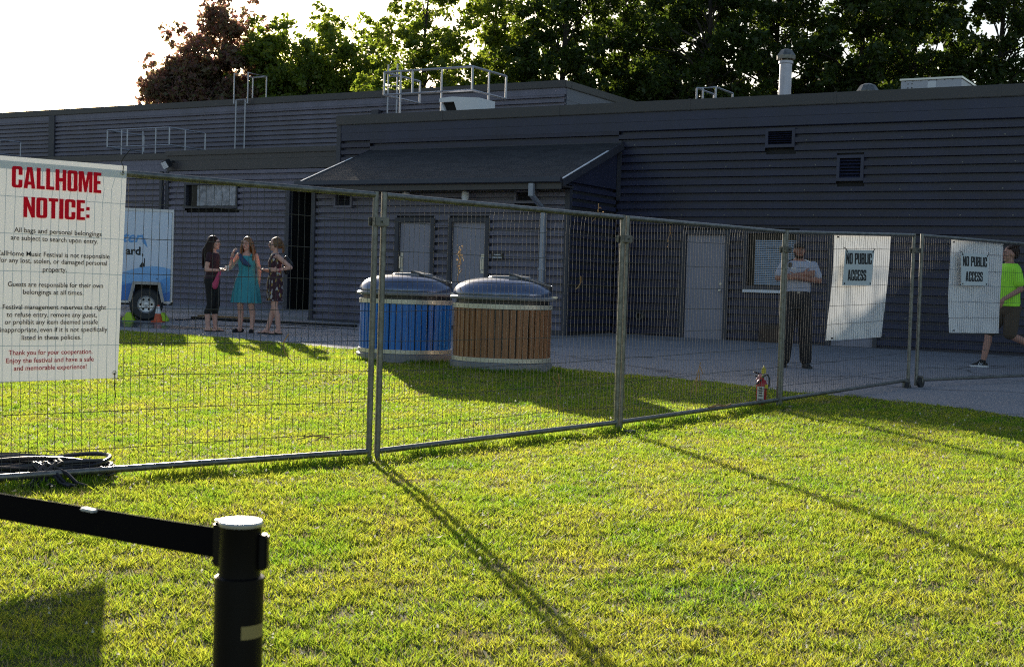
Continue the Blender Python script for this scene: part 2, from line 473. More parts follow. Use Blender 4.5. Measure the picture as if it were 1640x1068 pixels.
# text -------------------------------------------------------------------
def text_tris(body, bold=0.0, shear=0.0):
    cu = bpy.data.curves.new('lettering', 'FONT')
    cu.body = body; cu.size = 1.0; cu.fill_mode = 'FRONT'; cu.offset = bold; cu.shear = shear
    cu.resolution_u = 3
    ob = bpy.data.objects.new('lettering', cu)
    COL.objects.link(ob)
    dg = bpy.context.evaluated_depsgraph_get()
    me = bpy.data.meshes.new_from_object(ob.evaluated_get(dg))
    vs = [tuple(v.co) for v in me.vertices]
    fs = [tuple(p.vertices) for p in me.polygons]
    bpy.data.objects.remove(ob); bpy.data.meshes.remove(me); bpy.data.curves.remove(cu)
    return vs, fs
def put_text(mb, body, o, ex, ey, x0, y0, x1, y1, cap_h=None, bold=0.0, mi=0, shear=0.0):
    """one line whose baseline runs from (x0,y0) to (x1,y1) in the plane o, ex, ey; stretched to that width"""
    vs, fs = text_tris(body, bold, shear)
    xs = [v[0] for v in vs]; a, b = min(xs), max(xs)
    L = math.hypot(x1 - x0, y1 - y0)
    d = Vector(((x1 - x0) / L, (y1 - y0) / L)); nn = Vector((-d.y, d.x))
    sx = L / (b - a); sy = sx if cap_h is None else cap_h / 0.70
    out = []
    for v in vs:
        px = x0 + d.x * (v[0] - a) * sx + nn.x * v[1] * sy
        py = y0 + d.y * (v[0] - a) * sx + nn.y * v[1] * sy
        out.append(o + ex * px + ey * py)
    mb.add(out, fs, mi)

def fil(pts):
    """polygon whose corners (x, y, r) with r are rounded"""
    out = []; n = len(pts)
    for i, p in enumerate(pts):
        if len(p) < 3: out.append((p[0], p[1])); continue
        a = Vector(pts[i - 1][:2]); b = Vector(p[:2]); c = Vector(pts[(i + 1) % n][:2]); r = p[2]
        da = (a - b).normalized(); dc = (c - b).normalized()
        for k in range(5):
            t = k / 4
            q = (b + da * r) * (1 - t) ** 2 + b * 2 * t * (1 - t) + (b + dc * r) * t * t
            out.append((q.x, q.y))
    return out
def heavy(ch):
    t, W, r, s = 0.18, 0.48, 0.13, 0.05
    rr = lambda x0, y0, x1, y1, q: fil([(x0, y0, q), (x1, y0, q), (x1, y1, q), (x0, y1, q)])
    if ch == 'C': return W, [[fil([(W, .38), (W, 0, r), (0, 0, r), (0, 1, r), (W, 1, r), (W, .60), (W - t, .60), (W - t, .87, s), (t, .87, s), (t, .13, s), (W - t, .13, s), (W - t, .38)])]]
    if ch == 'A': return .53, [[[(0, 0), (.15, 1), (.38, 1), (.53, 0), (.355, 0), (.335, .17), (.195, .17), (.175, 0)], [(.215, .32), (.315, .32), (.265, .78)]]]
    if ch == 'L': return .38, [[[(0, 0), (0, 1), (t, 1), (t, .16), (.38, .16), (.38, 0)]]]
    if ch == 'H': return .50, [[[(0, 0), (0, 1), (t, 1), (t, .60), (.33, .60), (.33, 1), (.5, 1), (.5, 0), (.33, 0), (.33, .43), (t, .43), (t, 0)]]]
    if ch == 'O': return W, [[rr(0, 0, W, 1, r), rr(t, .13, W - t, .87, s)]]
    if ch == 'M': return .66, [[[(0, 0), (0, 1), (.23, 1), (.33, .48), (.43, 1), (.66, 1), (.66, 0), (.50, 0), (.50, .66), (.385, 0), (.275, 0), (.16, .66), (.16, 0)]]]
    if ch == 'E': return .38, [[[(0, 0), (0, 1), (.37, 1), (.37, .85), (t, .85), (t, .59), (.34, .59), (.34, .44), (t, .44), (t, .15), (.38, .15), (.38, 0)]]]
    if ch == 'N': return .49, [[[(0, 0), (0, 1), (.16, 1), (.33, .50), (.33, 1), (.49, 1), (.49, 0), (.34, 0), (.16, .53), (.16, 0)]]]
    if ch == 'T': return .42, [[[(.125, 0), (.125, .84), (0, .84), (0, 1), (.42, 1), (.42, .84), (.295, .84), (.295, 0)]]]
    if ch == 'I': return t, [[[(0, 0), (0, 1), (t, 1), (t, 0)]]]
    if ch == ':': return .15, [[[(0, .12), (0, .29), (.15, .29), (.15, .12)]], [[(0, .50), (0, .67), (.15, .67), (.15, .50)]]]
    if ch == 'P': return W, [[fil([(0, 0), (0, 1), (W, 1, r), (W, .40, r), (t, .40), (t, 0)]), [(t, .55), (W - t, .55), (W - t, .86), (t, .86)]]]
    if ch == 'U': return W, [[fil([(0, 1), (0, 0, r), (W, 0, r), (W, 1), (W - t, 1), (W - t, .13, s), (t, .13, s), (t, 1)])]]
    if ch == 'B': return W, [[fil([(0, 0), (0, 1), (W, 1, r), (W, .54, .06), (W - .035, .51), (W, .48, .06), (W, 0, r)]), [(t, .60), (W - t, .60), (W - t, .87), (t, .87)], [(t, .13), (W - t, .13), (W - t, .44), (t, .44)]]]
    if ch == 'S': return W, [[fil([(W, .66), (W, 1, r), (0, 1, r), (0, .50, r), (W - t, .40, s), (W - t, .13, s), (t, .13, s), (t, .34), (0, .34), (0, 0, r), (W, 0, r), (W, .53, r), (t, .62, s), (t, .87, s), (W - t, .87, s), (W - t, .66)])]]
    return .22, []
def put_heavy(mb, word, o, ex, ey, x0, y0, x1, y1, h, mi=0, slant=0.0):
    gap = .055
    tot = sum(heavy(c)[0] for c in word) + gap * (len(word) - 1)
    L = math.hypot(x1 - x0, y1 - y0); d = Vector(((x1 - x0) / L, (y1 - y0) / L))
    k = L / tot; x = 0.0
    for c in word:
        w, parts = heavy(c)
        for loops in parts:
            ll = [[(x0 + d.x * (x + px) * k - d.y * py * h + slant * py * h, y0 + d.y * (x + px) * k + d.x * py * h) for px, py in l] for l in loops]
            mb.poly(ll, o, ex, ey, mi)
        x += w + gap

# ================================================================== SETTING
Y_ROWS = [-60, 0, 2, 3, 4.5, 6, 8, 11, 12.5, 13.85, 15, 16, 17.5, 19, 20.5, 23, 27, 30, 40, 80, 200, 700]
mb = MB()
xs = [-700, -120, -40, -15, -5, 0, 5, 15, 40, 120, 700]
vs = [(x, y, gz(y)) for y in Y_ROWS for x in xs]
n = len(xs)
mb.add(vs, [(j * n + i, j * n + i + 1, (j + 1) * n + i + 1, (j + 1) * n + i) for j in range(len(Y_ROWS) - 1) for i in range(n - 1)])
structure(mb.build('ground', M['soil']))

EDGE = [(-60, 25.5), (-25, 24.6), (-6.7, 23.1), (-4.9, 22.0), (-3.0, 20.3), (-1, 18.9), (.54, 17.5), (1.37, 16.6), (2.1, 16.1), (3.05, 15.3), (3.6, 14.95), (4.6, 14.4), (5.2, 13.4), (8, 11.6), (14, 7.5), (40, -8)]
def edge_y(x):
    return float(np.interp(x, [a for a, b in EDGE], [b for a, b in EDGE])) + 0.05 * math.sin(x * 5.3) + 0.035 * math.sin(x * 13.1 + 1)
mb = MB()
cols = [-60, -45, -35, -25, -18, -12, -9] + [-8 + 0.16 * i for i in range(130)] + [13, 14, 17, 20, 25, 30, 40]
brk = [b for b in Y_ROWS if b < 42]
rows = []
for x in cols:
    e = edge_y(x)
    rows.append((x, e))
# strip-wise triangulated sheet, 5 mm above the ground, cut along the lawn's edge
for (xa, ea), (xb, eb) in zip(rows[:-1], rows[1:]):
    for y0, y1 in zip(brk[:-1], brk[1:]):
        def clip(e): return max(y0, min(y1, e))
        a0, b0 = clip(ea), clip(eb)
        if a0 >= y1 and b0 >= y1: continue
        pts = [(xa, a0), (xb, b0), (xb, y1), (xa, y1)]
        pts = [p for i, p in enumerate(pts) if i == 0 or (abs(p[1] - pts[i - 1][1]) + abs(p[0] - pts[i - 1][0])) > 1e-6]
        if len(pts) < 3: continue
        mb.add([(x, y, gz(y) + 0.005) for x, y in pts], [tuple(range(len(pts)))])
structure(mb.build('asphalt_pavement', M['asphalt']))

# ------------------------------------------------------------------ buildings
D = Vector((0.859, -0.512, 0)).normalized()
V = Vector((-D.y, D.x, 0))
WALL = 25.6
ANG = math.atan2(D.y, D.x)
def W(u, v, z): return D * u + V * (v + WALL) + Vector((0, 0, z))
B0 = W(0, 0, 0)
def siding(mb, u0, u1, v, z0, z1, holes=(), pitch=0.163, dep=0.085, axis='u'):
    """ribbed metal cladding facing -v (or +u): one profile run per course, cut round the holes (u0,u1,z0,z1)"""
    z = z0
    prof = [(0, dep), (.056, dep), (.066, 0), (.157, -.004), (.163, dep)]
    while z < z1 - 0.01:
        zt = min(z + pitch, z1)
        segs = [(u0, u1)]
        for h in holes:
            if h[2] < zt - 0.02 and h[3] > z + 0.02:
                ns = []
                for a, b in segs:
                    if h[0] > a + 1e-3: ns.append((a, min(b, h[0])))
                    if h[1] < b - 1e-3: ns.append((max(a, h[1]), b))
                segs = [q for q in ns if q[1] - q[0] > 0.01]
        for a, b in segs:
            k = pitch / 0.163
            pp = [(min(p * k, zt - z), q) for p, q in prof]
            if axis == 'u':
                vs = [(a, v + q, z + p) for p, q in pp] + [(b, v + q, z + p) for p, q in pp]
            else:
                vs = [(v - q, a, z + p) for p, q in pp] + [(v - q, b, z + p) for p, q in pp]
            mb.add(vs, [(i, i + 1, 6 + i, 5 + i) for i in range(4)])
        z += pitch

NB = thing('near_building', 'long low building clad in dark ribbed metal, with shingled porch, two louvred vents and chimney', 'building', B0, ANG)
uL, uR = -20.3, 6.0
dR = (-11.22, -10.22, 0.09, 2.30)          # plain door
wR = (-9.88, -8.75, 1.16, 2.33)            # window with blinds
d2 = (-8.12, -7.16, 0.06, 2.20)            # door behind the tarp
v1 = (-9.53, -8.92, 3.96, 4.34)
v2 = (-8.06, -7.53, 3.28, 3.78)
holes = [dR, wR, d2, v1, v2]
mb = MB()
siding(mb, uL, -19.33, 0, 0.1, 4.40)
siding(mb, -19.33, -12.78, 0, 3.28, 4.40)
siding(mb, -12.78, uR, 0, 0.09, 4.40, holes)
# screw heads along every third course
for k in range(1, 9):
    z = .09 + .163 * 3 * k + .10
    for i in range(20):
        u = -12.4 + i * .93 + (.2 if k % 2 else 0)
        if z < 4.35 and not any(h[0] - .1 < u < h[1] + .1 and h[2] - .1 < z < h[3] + .1 for h in holes): mb.box(u - .011, u + .011, -.012, .0, z - .011, z + .011, 1)
mb.build('wall', [M['siding'], M['galv']], NB)
mb = MB()
mb.box(uL + .02, uR, 0.13, 7.85, -0.4, 4.74)
mb.build('wall_core', M['core'], NB)
mb = MB()   # flat bands under the coping
mb.box(uL, uR, -0.012, 0.12, 4.585, 4.775)
mb.box(uL, uR, -0.004, 0.12, 4.402, 4.583)
mb.build('fascia', M['siding'], NB)
mb = MB()
mb.bbox(uL - 0.03, uR, -0.06, 0.30, 4.777, 5.0, 0.012)
for u in np.arange(uL + 3.0, uR, 3.05): mb.box(u, u + .05, -0.066, 0.28, 4.775, 5.006)
mb.build('coping', M['coping'], NB)
mb = MB()
mb.box(uL, uR, 0.302, 7.85, 4.742, 4.80)
rf = mb.build('roof', M['core'], NB)
mb = MB()
mb.box(uL - 0.02, uL + 0.10, -0.022, 0.10, 0.1, 4.77)
mb.box(-12.785, -12.70, -0.03, 0.02, 2.95, 4.20)
mb.box(uL + .02, uR, -0.026, 0.02, 0.0, 0.105)
mb.build('corner_trim', M['trim'], NB)

def framed(par, name, u0, u1, z0, z1, vf, w=0.07, proud=0.03, deep=0.10, m=None, bottom=True):
    mb = MB()
    va, vb = vf - proud, vf + deep
    mb.box(u0 - w, u0, va, vb, z0 - (w if bottom else 0), z1 + w)
    mb.box(u1, u1 + w, va, vb, z0 - (w if bottom else 0), z1 + w)
    mb.box(u0, u1, va, vb, z1, z1 + w)
    if bottom: mb.box(u0, u1, va, vb, z0 - w, z0)
    return mb.build(name, m or M['trim'], par)
def door(par, u0, u1, z0, z1, vf, grooves=0):
    mb = MB()
    mb.bbox(u0 + .004, u1 - .004, vf + .045, vf + .09, z0 + .01, z1 - .004, 0.006)
    if grooves:
        k = (u1 - u0) / grooves
        for i in range(grooves):
            mb.box(u0 + k * i + .012, u0 + k * (i + 1) - .004, vf + .040, vf + .0448, z0 + .06, z1 - .03)
    d = mb.build('door', M['door'], par)
    f_ = framed(d, 'frame', u0, u1, z0, z1, vf, 0.085, 0.035, 0.1, M['trim'], False)
    return d
dr = door(NB, dR[0] + .06, dR[1] - .06, dR[2], dR[3] - .06, 0)
mb = MB(); mb.lathe([(.012, 0), (.012, -.05), (.030, -.055), (.034, -.075), (.02, -.09)], 14, 0, (-10.38, 0.045, 1.11), 'y'); mb.build('handle', M['steel'], dr, True)
mb = MB(); mb.lathe([(.026, 0), (.026, -.02)], 14, 0, (-10.38, 0.045, 1.24), 'y'); mb.build('deadbolt', M['steel'], dr, True)
mb = MB(); mb.box(dR[0] + .0, dR[1], -0.06, 0.09, 0.075, 0.098); mb.build('threshold', M['steel'], dr)
dr = door(NB, d2[0] + .06, d2[1] - .06, d2[2], d2[3] - .06, 0)
mb = MB(); mb.box(d2[0], d2[1], -0.07, 0.09, 0.045, 0.068); mb.build('threshold', M['white'], dr)
# window with blinds
wf = framed(NB, 'window', wR[0] + .06, wR[1] - .06, wR[2] + .06, wR[3] - .06, 0, 0.07, 0.03, 0.11)
mb = MB(); mb.box(wR[0] + .06, wR[1] - .06, 0.085, 0.10, wR[2] + .06, wR[3] - .06); mb.build('pane', M['glass'], wf)
mb = MB()
for i in range(25):
    z = wR[2] + .09 + i * 0.036
    vs = [(wR[0] + .20, 0.060, z), (wR[1] - .08, 0.060, z), (wR[1] - .08, 0.078, z + .022), (wR[0] + .20, 0.078, z + .022)]
    mb.add(vs, [(0, 1, 2, 3)])
mb.build('blind', M['blind'], wf)
mb = MB(); mb.bbox(wR[0] + .02, wR[1] - .17, -0.09, 0.02, wR[2] - .075, wR[2] - .015, 0.006); mb.build('sill', M['white'], wf)
# louvred vents
for q in (v1, v2):
    f_ = framed(NB, 'vent', q[0] + .06, q[1] - .06, q[2] + .07, q[3] - .05, 0, 0.06, 0.012, 0.11, M['siding'])
    mb = MB()
    k = 6; hh = (q[3] - q[2] - .12) / k
    for i in range(k):
        z = q[2] + .07 + i * hh
        mb.add([(q[0] + .06, 0.0, z), (q[1] - .06, 0.0, z), (q[1] - .06, 0.07, z + hh * .8), (q[0] + .06, 0.07, z + hh * .8)], [(0, 1, 2, 3)])
    mb.build('louvre', M['siding'], f_)
    mb = MB(); mb.box(q[0] + .06, q[1] - .06, 0.10, 0.12, q[2] + .07, q[3] - .05); mb.build('backing', M['void'], f_)
# access panel and pipe stub
mb = MB(); mb.bbox(-9.50, -9.02, -0.045, 0.03, 0.10, 0.44, 0.008); mb.box(-9.47, -9.05, -0.05, -0.0452, 0.13, 0.41); mb.build('access_panel', mat('brown_panel', (0.06, 0.035, 0.022), 0.7, 0, 0.2, 5), NB)
mb = MB(); mb.lathe([(.075, .02), (.075, -.16), (.062, -.16), (.058, .015)], 20, 0, (-12.10, 0, 0.52), 'y', False); mb.build('drain_pipe', M['galv'], NB, True)
# chimney, dome vent
mb = MB()
mb.lathe([(.128, 4.78), (.128, 5.87), (.15, 5.88), (.15, 5.93), (.12, 5.94)], 24, 0, (-9.70, 1.5, 0))
ch = mb.build('chimney', mat('chimney_zinc', (0.52, 0.50, 0.55), 0.45, 0.3, 0.12, 6), NB, True)
mb = MB()
for a in range(4):
    c, s_ = math.cos(a * PI / 2 + .5), math.sin(a * PI / 2 + .5)
    mb.tube([(-9.70 + .12 * c, 1.5 + .12 * s_, 5.90), (-9.70 + .13 * c, 1.5 + .13 * s_, 6.06)], .014, 6)
mb.lathe([(.085, 5.93), (.085, 6.06)], 16, 0, (-9.70, 1.5, 0))
mb.lathe([(.20, 5.97), (.205, 6.04), (.12, 6.16), (.06, 6.18)], 8, 0, (-9.70, 1.5, 0))
mb.build('cap', M['galv'], ch)
mb = MB()
mb.lathe([(.13, 4.79), (.13, 5.24), (.235, 5.25), (.24, 5.30), (.16, 5.42), (.06, 5.46)], 10, 0, (-8.10, 2.0, 0))
mb.build('roof_vent', M['galv'], NB)

# ---- porch (part of the near building)
pv, pu0, pu1, pz = -2.08, -19.33, -12.78, 3.02
D1 = (-16.98, -16.02, 0.15, 2.42); D2_ = (-15.62, -14.66, 0.15, 2.42)
lv1 = (-18.70, -18.20, 2.66, 2.99); lv2 = (-14.06, -13.54, 2.74, 3.0)
mb = MB()
siding(mb, pu0 + .1, pu1 - .08, pv, 0.14, pz, [D1, D2_, lv1, lv2], 0.157)
mb.build('porch_wall', M['siding_pale'], NB)
mb = MB(); siding(mb, pv + .08, -0.04, pu1, 0.12, 3.2, (), 0.157, axis='v')
vs = [(pu1 - .015, -2.0, 3.19), (pu1 - .015, -0.02, 3.19), (pu1 - .015, -0.02, 4.04), (pu1 - .015, -2.0, 3.27)]
mb.add(vs, [(0, 1, 2, 3)])
mb.build('porch_side_wall', M['siding'], NB)
mb = MB(); mb.box(pu0 + .03, pu1 - .04, pv + .13, -0.03, -0.2, pz - 0.01); mb.build('porch_core', M['core'], NB)
mb = MB()
mb.box(pu0, pu0 + .11, pv - .03, pv + .08, 0.1, pz); mb.box(pu1 - .09, pu1 + .012, pv - .03, pv + .08, 0.1, pz)
mb.box(pu0 + .11, pu1 - .09, pv - .022, pv + .01, 0.1, 0.20)
mb.build('porch_trim', M['trim'], NB)
for q, hu in ((D1, -16.86), (D2_, -14.80)):
    d = door(NB, q[0] + .06, q[1] - .06, q[2], q[3] - .06, pv, 0)
    mb = MB()
    mb.bbox(hu - .045, hu + .045, pv + .030, pv + .0445, 1.30, 1.70, 0.004)
    mb.tube([(hu, pv + .03, 1.37), (hu, pv - .03, 1.37), (hu, pv - .03, 1.62), (hu, pv + .03, 1.62)], 0.013, 8)
    mb.build('handle', M['steel'], d, True)
    mb = MB(); mb.lathe([(.032, .045), (.032, .02), (.02, .0)], 14, 0, (hu, pv, 1.16), 'y'); mb.build('deadbolt', M['steel'], d, True)
for q in (lv1, lv2):
    f_ = framed(NB, 'vent', q[0] + .05, q[1] - .05, q[2] + .05, q[3] - .04, pv, 0.05, 0.03, 0.11, M['siding_pale'])
    mb = MB()
    for i in range(4):
        z = q[2] + .05 + i * .06
        mb.add([(q[0] + .05, pv + .01, z), (q[1] - .05, pv + .01, z), (q[1] - .05, pv + .06, z + .05), (q[0] + .05, pv + .06, z + .05)], [(0, 1, 2, 3)])
    mb.build('louvre', M['trim'], f_)
    mb = MB(); mb.box(q[0] + .05, q[1] - .05, pv + .1, pv + .12, q[2] + .05, q[3] - .04); mb.build('backing', M['void'], f_)
# porch roof: one pitched slab, its own local frame so the shingle courses follow the slope
ru0, ru1 = -19.30, -12.68
run, rise = 2.60, 0.99
sl = math.hypot(run, rise); pa = math.atan2(rise, run)
pr = MB()
nrow = 19
for i in range(nrow):       # each course a thin step
    y0, y1 = sl * i / nrow, sl * (i + 1) / nrow
    pr.add([(0, y0, .003), (ru1 - ru0, y0, .003), (ru1 - ru0, y1, .002), (0, y1, .002), (0, y0, 0), (ru1 - ru0, y0, 0)], [(0, 1, 2, 3), (4, 5, 1, 0)])
pr.box(0, ru1 - ru0, 0, sl, -0.10, -0.001)
po = pr.build('porch_roof', M['shingle'], NB)
po.location = (ru0, -2.62, 3.165); po.rotation_euler = (pa, 0, 0)
mb = MB()
for x0, x1, c0, c1 in ((-.03, -.002, -.034, .012), (ru1 - ru0 + .002, ru1 - ru0 + .03, ru1 - ru0 - .012, ru1 - ru0 + .034)):
    mb = MB(); mb.box(x0, x1, -0.01, sl, -0.14, 0.012); rk = mb.build('rake_board', M['trim'], po)
    mb = MB(); mb.box(c0, c1, -0.01, sl * .74, 0.013, 0.022); mb.build('rake_highlight', M['white'], rk)  # white strip paints the sun highlight along the lower rake edge
mb = MB(); mb.box(ru0 + .1, ru1 - .1, -0.03, -0.002, 4.02, 4.17); mb.build('flashing', M['trim'], NB)
mb = MB()
g0, g1 = ru0 - .02, ru1 + .02
mb.prism([(-2.72, 3.21), (-2.735, 3.12), (-2.70, 3.10), (-2.635, 3.10), (-2.635, 3.21), (-2.65, 3.21), (-2.65, 3.12), (-2.70, 3.12), (-2.708, 3.21)], g0, g1, mtx=Matrix(((0, 1, 0, 0), (1, 0, 0, 0), (0, 0, 1, 0), (0, 0, 0, 1))))
mb.build('gutter', M['trim'], NB)
mb = MB(); mb.box(ru0, ru1, -2.60, pv - .032, 3.03, 3.06); mb.box(ru0, ru1, -2.63, -2.602, 2.98, 3.20); mb.build('soffit', M['coping'], NB)
mb = MB()
dp = -13.32
mb.bbox(dp - .055, dp + .055, -2.72, -2.64, 2.84, 3.09, 0.006)
q = Matrix.Translation((dp, -2.40, 2.72)) @ Matrix.Rotation(R(-28), 4, 'X')
mb.bbox(-.05, .05, -.33, .30, -.035, .035, 0.006, mtx=q)
mb.bbox(dp - .05, dp + .05, pv - .125, pv - .045, 0.25, 2.62, 0.006)
mb.box(dp - .07, dp + .07, pv - .135, pv - .035, 1.4, 1.44)
mb.build('downpipe', mat('downpipe_aluminium', (0.34, 0.36, 0.42), 0.4, 0.3, 0.08, 6), NB)
for hu in (-16.64, -15.14):
    mb = MB(); mb.lathe([(.05, 2.99), (.075, 2.97), (.08, 2.86), (.065, 2.80), (.02, 2.79)], 16, 0, (hu, -2.26, 0)); L_ = mb.build('porch_lamp', M['white'], NB, True)
    mb = MB(); mb.lathe([(.09, 3.028), (.09, 2.992)], 16, 0, (hu, -2.26, 0)); mb.build('mount', M['black'], L_)
mb = MB(); mb.bbox(-14.57, -14.27, pv - .02, pv - .004, 1.60, 1.73, .003); pl = mb.build('plaque', M['black'], NB)
for k, (a, b, z) in enumerate(((-14.50, -14.34, 1.69), (-14.54, -14.30, 1.635))):
    mb = MB(); x = a
    while x < b - .01:
        w = random.uniform(.012, .024); mb.box(x, min(x + w, b), pv - .0225, pv - .0202, z - .012, z + .013); x += w + .008
    mb.build('plaque_marks', M['white'], pl)

# ---- left wing (C) and its set-back continuation
CB = thing('left_wing', 'set-back grey metal wing with a sheeted window, behind three women', 'building', W(-25, 3.2, 0), ANG)
cu0, cu1, cv = -4.17, 4.8, 0.0             # local: u+25, v-3.2
win = (-3.42, -1.38, 3.02, 3.76); gap = (0.56, 1.80, 0.1, 3.5)
mb = MB(); siding(mb, cu0, cu1, cv, 0.15, 4.12, [win, gap], 0.172); mb.build('wall', M['siding_pale'], CB)
mb = MB(); mb.box(cu0 + .02, gap[0] - .02, cv + .13, 4.78, -.2, 4.60); mb.box(gap[0] - .02, 4.68, cv + 1.4, 4.78, -.2, 4.60); mb.box(gap[1] + .02, 4.68, cv + .13, 1.4, -.2, 4.6); mb.box(gap[0] - .02, gap[1] + .02, cv + .13, 1.4, 3.55, 4.6); mb.build('wall_core', M['void'], CB)
mb = MB(); mb.box(cu0, 4.69, cv - .012, cv + .12, 4.41, 4.55); mb.box(cu0, 4.69, cv - .004, cv + .12, 4.122, 4.408); mb.build('fascia', M['coping'], CB)
mb = MB(); mb.bbox(cu0 - .03, 4.69, cv - .06, cv + .3, 4.552, 4.70, 0.01); mb.build('coping', M['coping'], CB)
mb = MB(); mb.box(cu0, 4.69, cv + .302, 4.78, 4.602, 4.66); mb.build('roof', M['core'], CB)
mb = MB(); mb.box(cu0 - .02, cu0 + .09, cv - .03, cv + .1, 0.1, 4.12); mb.box(gap[0] - .12, gap[0], cv - .04, cv + .12, .1, 3.5); mb.box(gap[1], gap[1] + .12, cv - .04, cv + .12, .1, 3.5); mb.box(cu0 + .09, gap[0] - .12, cv - .02, cv + .02, .08, .2); mb.build('corner_trim', M['trim'], CB)
mb = MB(); mb.bbox(cu0 - .19, cu0 - .07, cv - .12, cv - .02, .3, 4.1, .01); mb.build('downpipe', M['trim'], CB)
wf = framed(CB, 'window', win[0] + .06, win[1] - .06, win[2] + .06, win[3] - .06, cv, .06, .03, .11)
mb = MB(); mb.box(win[0] + .06, win[1] - .06, cv + .09, cv + .11, win[2] + .06, win[3] - .06); mb.build('pane', M['glass'], wf)
mb = MB()
nn = 40; vv = []
for i in range(nn + 1):
    u = win[0] + .42 + (win[1] - win[0] - .5) * i / nn
    y = cv + .06 + .012 * math.sin(i * 1.1) + .008 * math.sin(i * 2.7)
    vv += [(u, y, win[2] + .08), (u, y + .004, win[3] - .07)]
mb.add(vv, [(2 * i, 2 * i + 2, 2 * i + 3, 2 * i + 1) for i in range(nn)])
mb.build('plastic_sheet', M['plastic_sheet'], wf)
# floodlight under the coping
mb = MB()
q = Matrix.Translation((-3.98, cv - .20, 4.30)) @ Matrix.Rotation(R(25), 4, 'X') @ Matrix.Rotation(R(-18), 4, 'Y')
mb.bbox(-.13, .13, -.09, .09, -.12, .12, .02, 0, q)
fl = mb.build('floodlight', M['black'], CB)
mb = MB(); mb.box(-.11, .11, -.098, -.0905, -.10, .10, 0, q); mb.build('lens', M['white'], fl)
mb = MB(); mb.tube([(-3.94, cv - .10, 4.36), (-3.9, cv + .0, 4.40)], .03, 8); mb.build('bracket', M['black'], fl)
# far-left set-back wall
DB = thing('far_left_wing', 'plain far-left stretch of ribbed grey metal wing, mostly behind the notice banner and trailer', 'building', W(-29.2, 4.0, 0), ANG)
mb = MB(); siding(mb, -22, -0.02, 0, .15, 4.1, (), .172); mb.build('wall', M['siding_pale'], DB)
mb = MB(); mb.box(-22, -.02, .13, 3.95, -.2, 4.62); mb.build('wall_core', M['core'], DB)
mb = MB(); mb.box(-22, -.02, -.012, .12, 4.40, 4.55); mb.box(-22, -.02, -.004, .12, 4.102, 4.398); mb.build('fascia', M['siding_pale'], DB)
mb = MB(); mb.bbox(-22, -.02, -.06, .3, 4.552, 4.74, .01); mb.build('coping', M['coping'], DB)
mb = MB(); mb.box(-.17, -.06, -.1, -.03, .2, 4.1); mb.build('corner_trim', M['trim'], DB)

# ---- tall hall behind
EB = thing('rear_hall', 'tall flat-topped hall of ribbed grey metal rising behind the lower roofs', 'building', W(-18.54, 8, 0), ANG)
mb = MB(); siding(mb, -34, 0, 0, 4.3, 6.55, (), .152); mb.build('wall', M['siding_pale'], EB)
mb = MB(); siding(mb, 0.0, 16, 0, 4.3, 5.6, (), .152, axis='v')
mb.box(-.09, 0.012, .125, 16, 6.40, 6.74); mb.box(-.09, 0.004, .125, 16, 5.602, 6.398); mb.build('side_wall', mat('end_wall_metal', (0.16, 0.165, 0.20), 0.42, 0, 0.08, 2), EB)
mb = MB(); mb.box(-34, -.1, .13, 16, -.2, 6.8); mb.build('wall_core', M['core'], EB)
mb = MB(); mb.box(-34, 0.0, -.012, .12, 6.552, 6.74); mb.build('fascia', M['siding_pale'], EB)
mb = MB(); mb.bbox(-34, 0.06, -.06, .3, 6.742, 6.95, .012); mb.bbox(-.3, 0.06, .302, 16, 6.742, 6.95, .012); mb.build('coping', M['coping'], EB)
mb = MB(); mb.box(-34, -.302, .302, 16, 6.802, 6.86); mb.build('roof', M['core'], EB)
mb = MB(); mb.box(-21.45, -21.15, -.05, .02, 4.3, 6.74); mb.build('panel_joint', M['trim'], EB)
mb = MB(); mb.bbox(0.02, 0.22, 3.0, 3.4, 6.10, 6.36, .02); mb.build('wall_lamp', M['black'], EB)

mb = MB()
rnd = random.Random(4)
for cx0, cy0, rx, ry in ((-6.6, 25.0, 1.5, .55), (-5.2, 26.3, 1.3, .25), (-7.6, 26.2, .8, .5)):
    n = 40
    pts = [(cx0 + rx * math.cos(2 * PI * i / n) * (1 + .18 * math.sin(3 * 2 * PI * i / n + cx0) + .08 * math.sin(7 * 2 * PI * i / n)), cy0 + ry * math.sin(2 * PI * i / n) * (1 + .2 * math.sin(4 * 2 * PI * i / n + 1))) for i in range(n)]
    pts = [(x, max(y, edge_y(x) + .15)) for x, y in pts]
    mb.add([(x, y, gz(y) + .0095) for x, y in pts], [tuple(range(n))])
structure(mb.build('wet_pavement', M['wet']))

# concrete walk along the left wing
mb = MB()
a = [W(-60, -2.1, 0), W(-19.36, -2.1, 0), W(-19.36, 3.6, 0), W(-60, 3.6, 0)]
top = [(p.x, p.y, gz(p.y) + .06 + .01) for p in a]; bot = [(p.x, p.y, gz(p.y) - .1) for p in a]
mb.add(top + bot, [(0, 1, 2, 3), (4, 5, 1, 0), (5, 6, 2, 1), (6, 7, 3, 2), (7, 4, 0, 3)])
structure(mb.build('concrete_walk', M['concrete']))

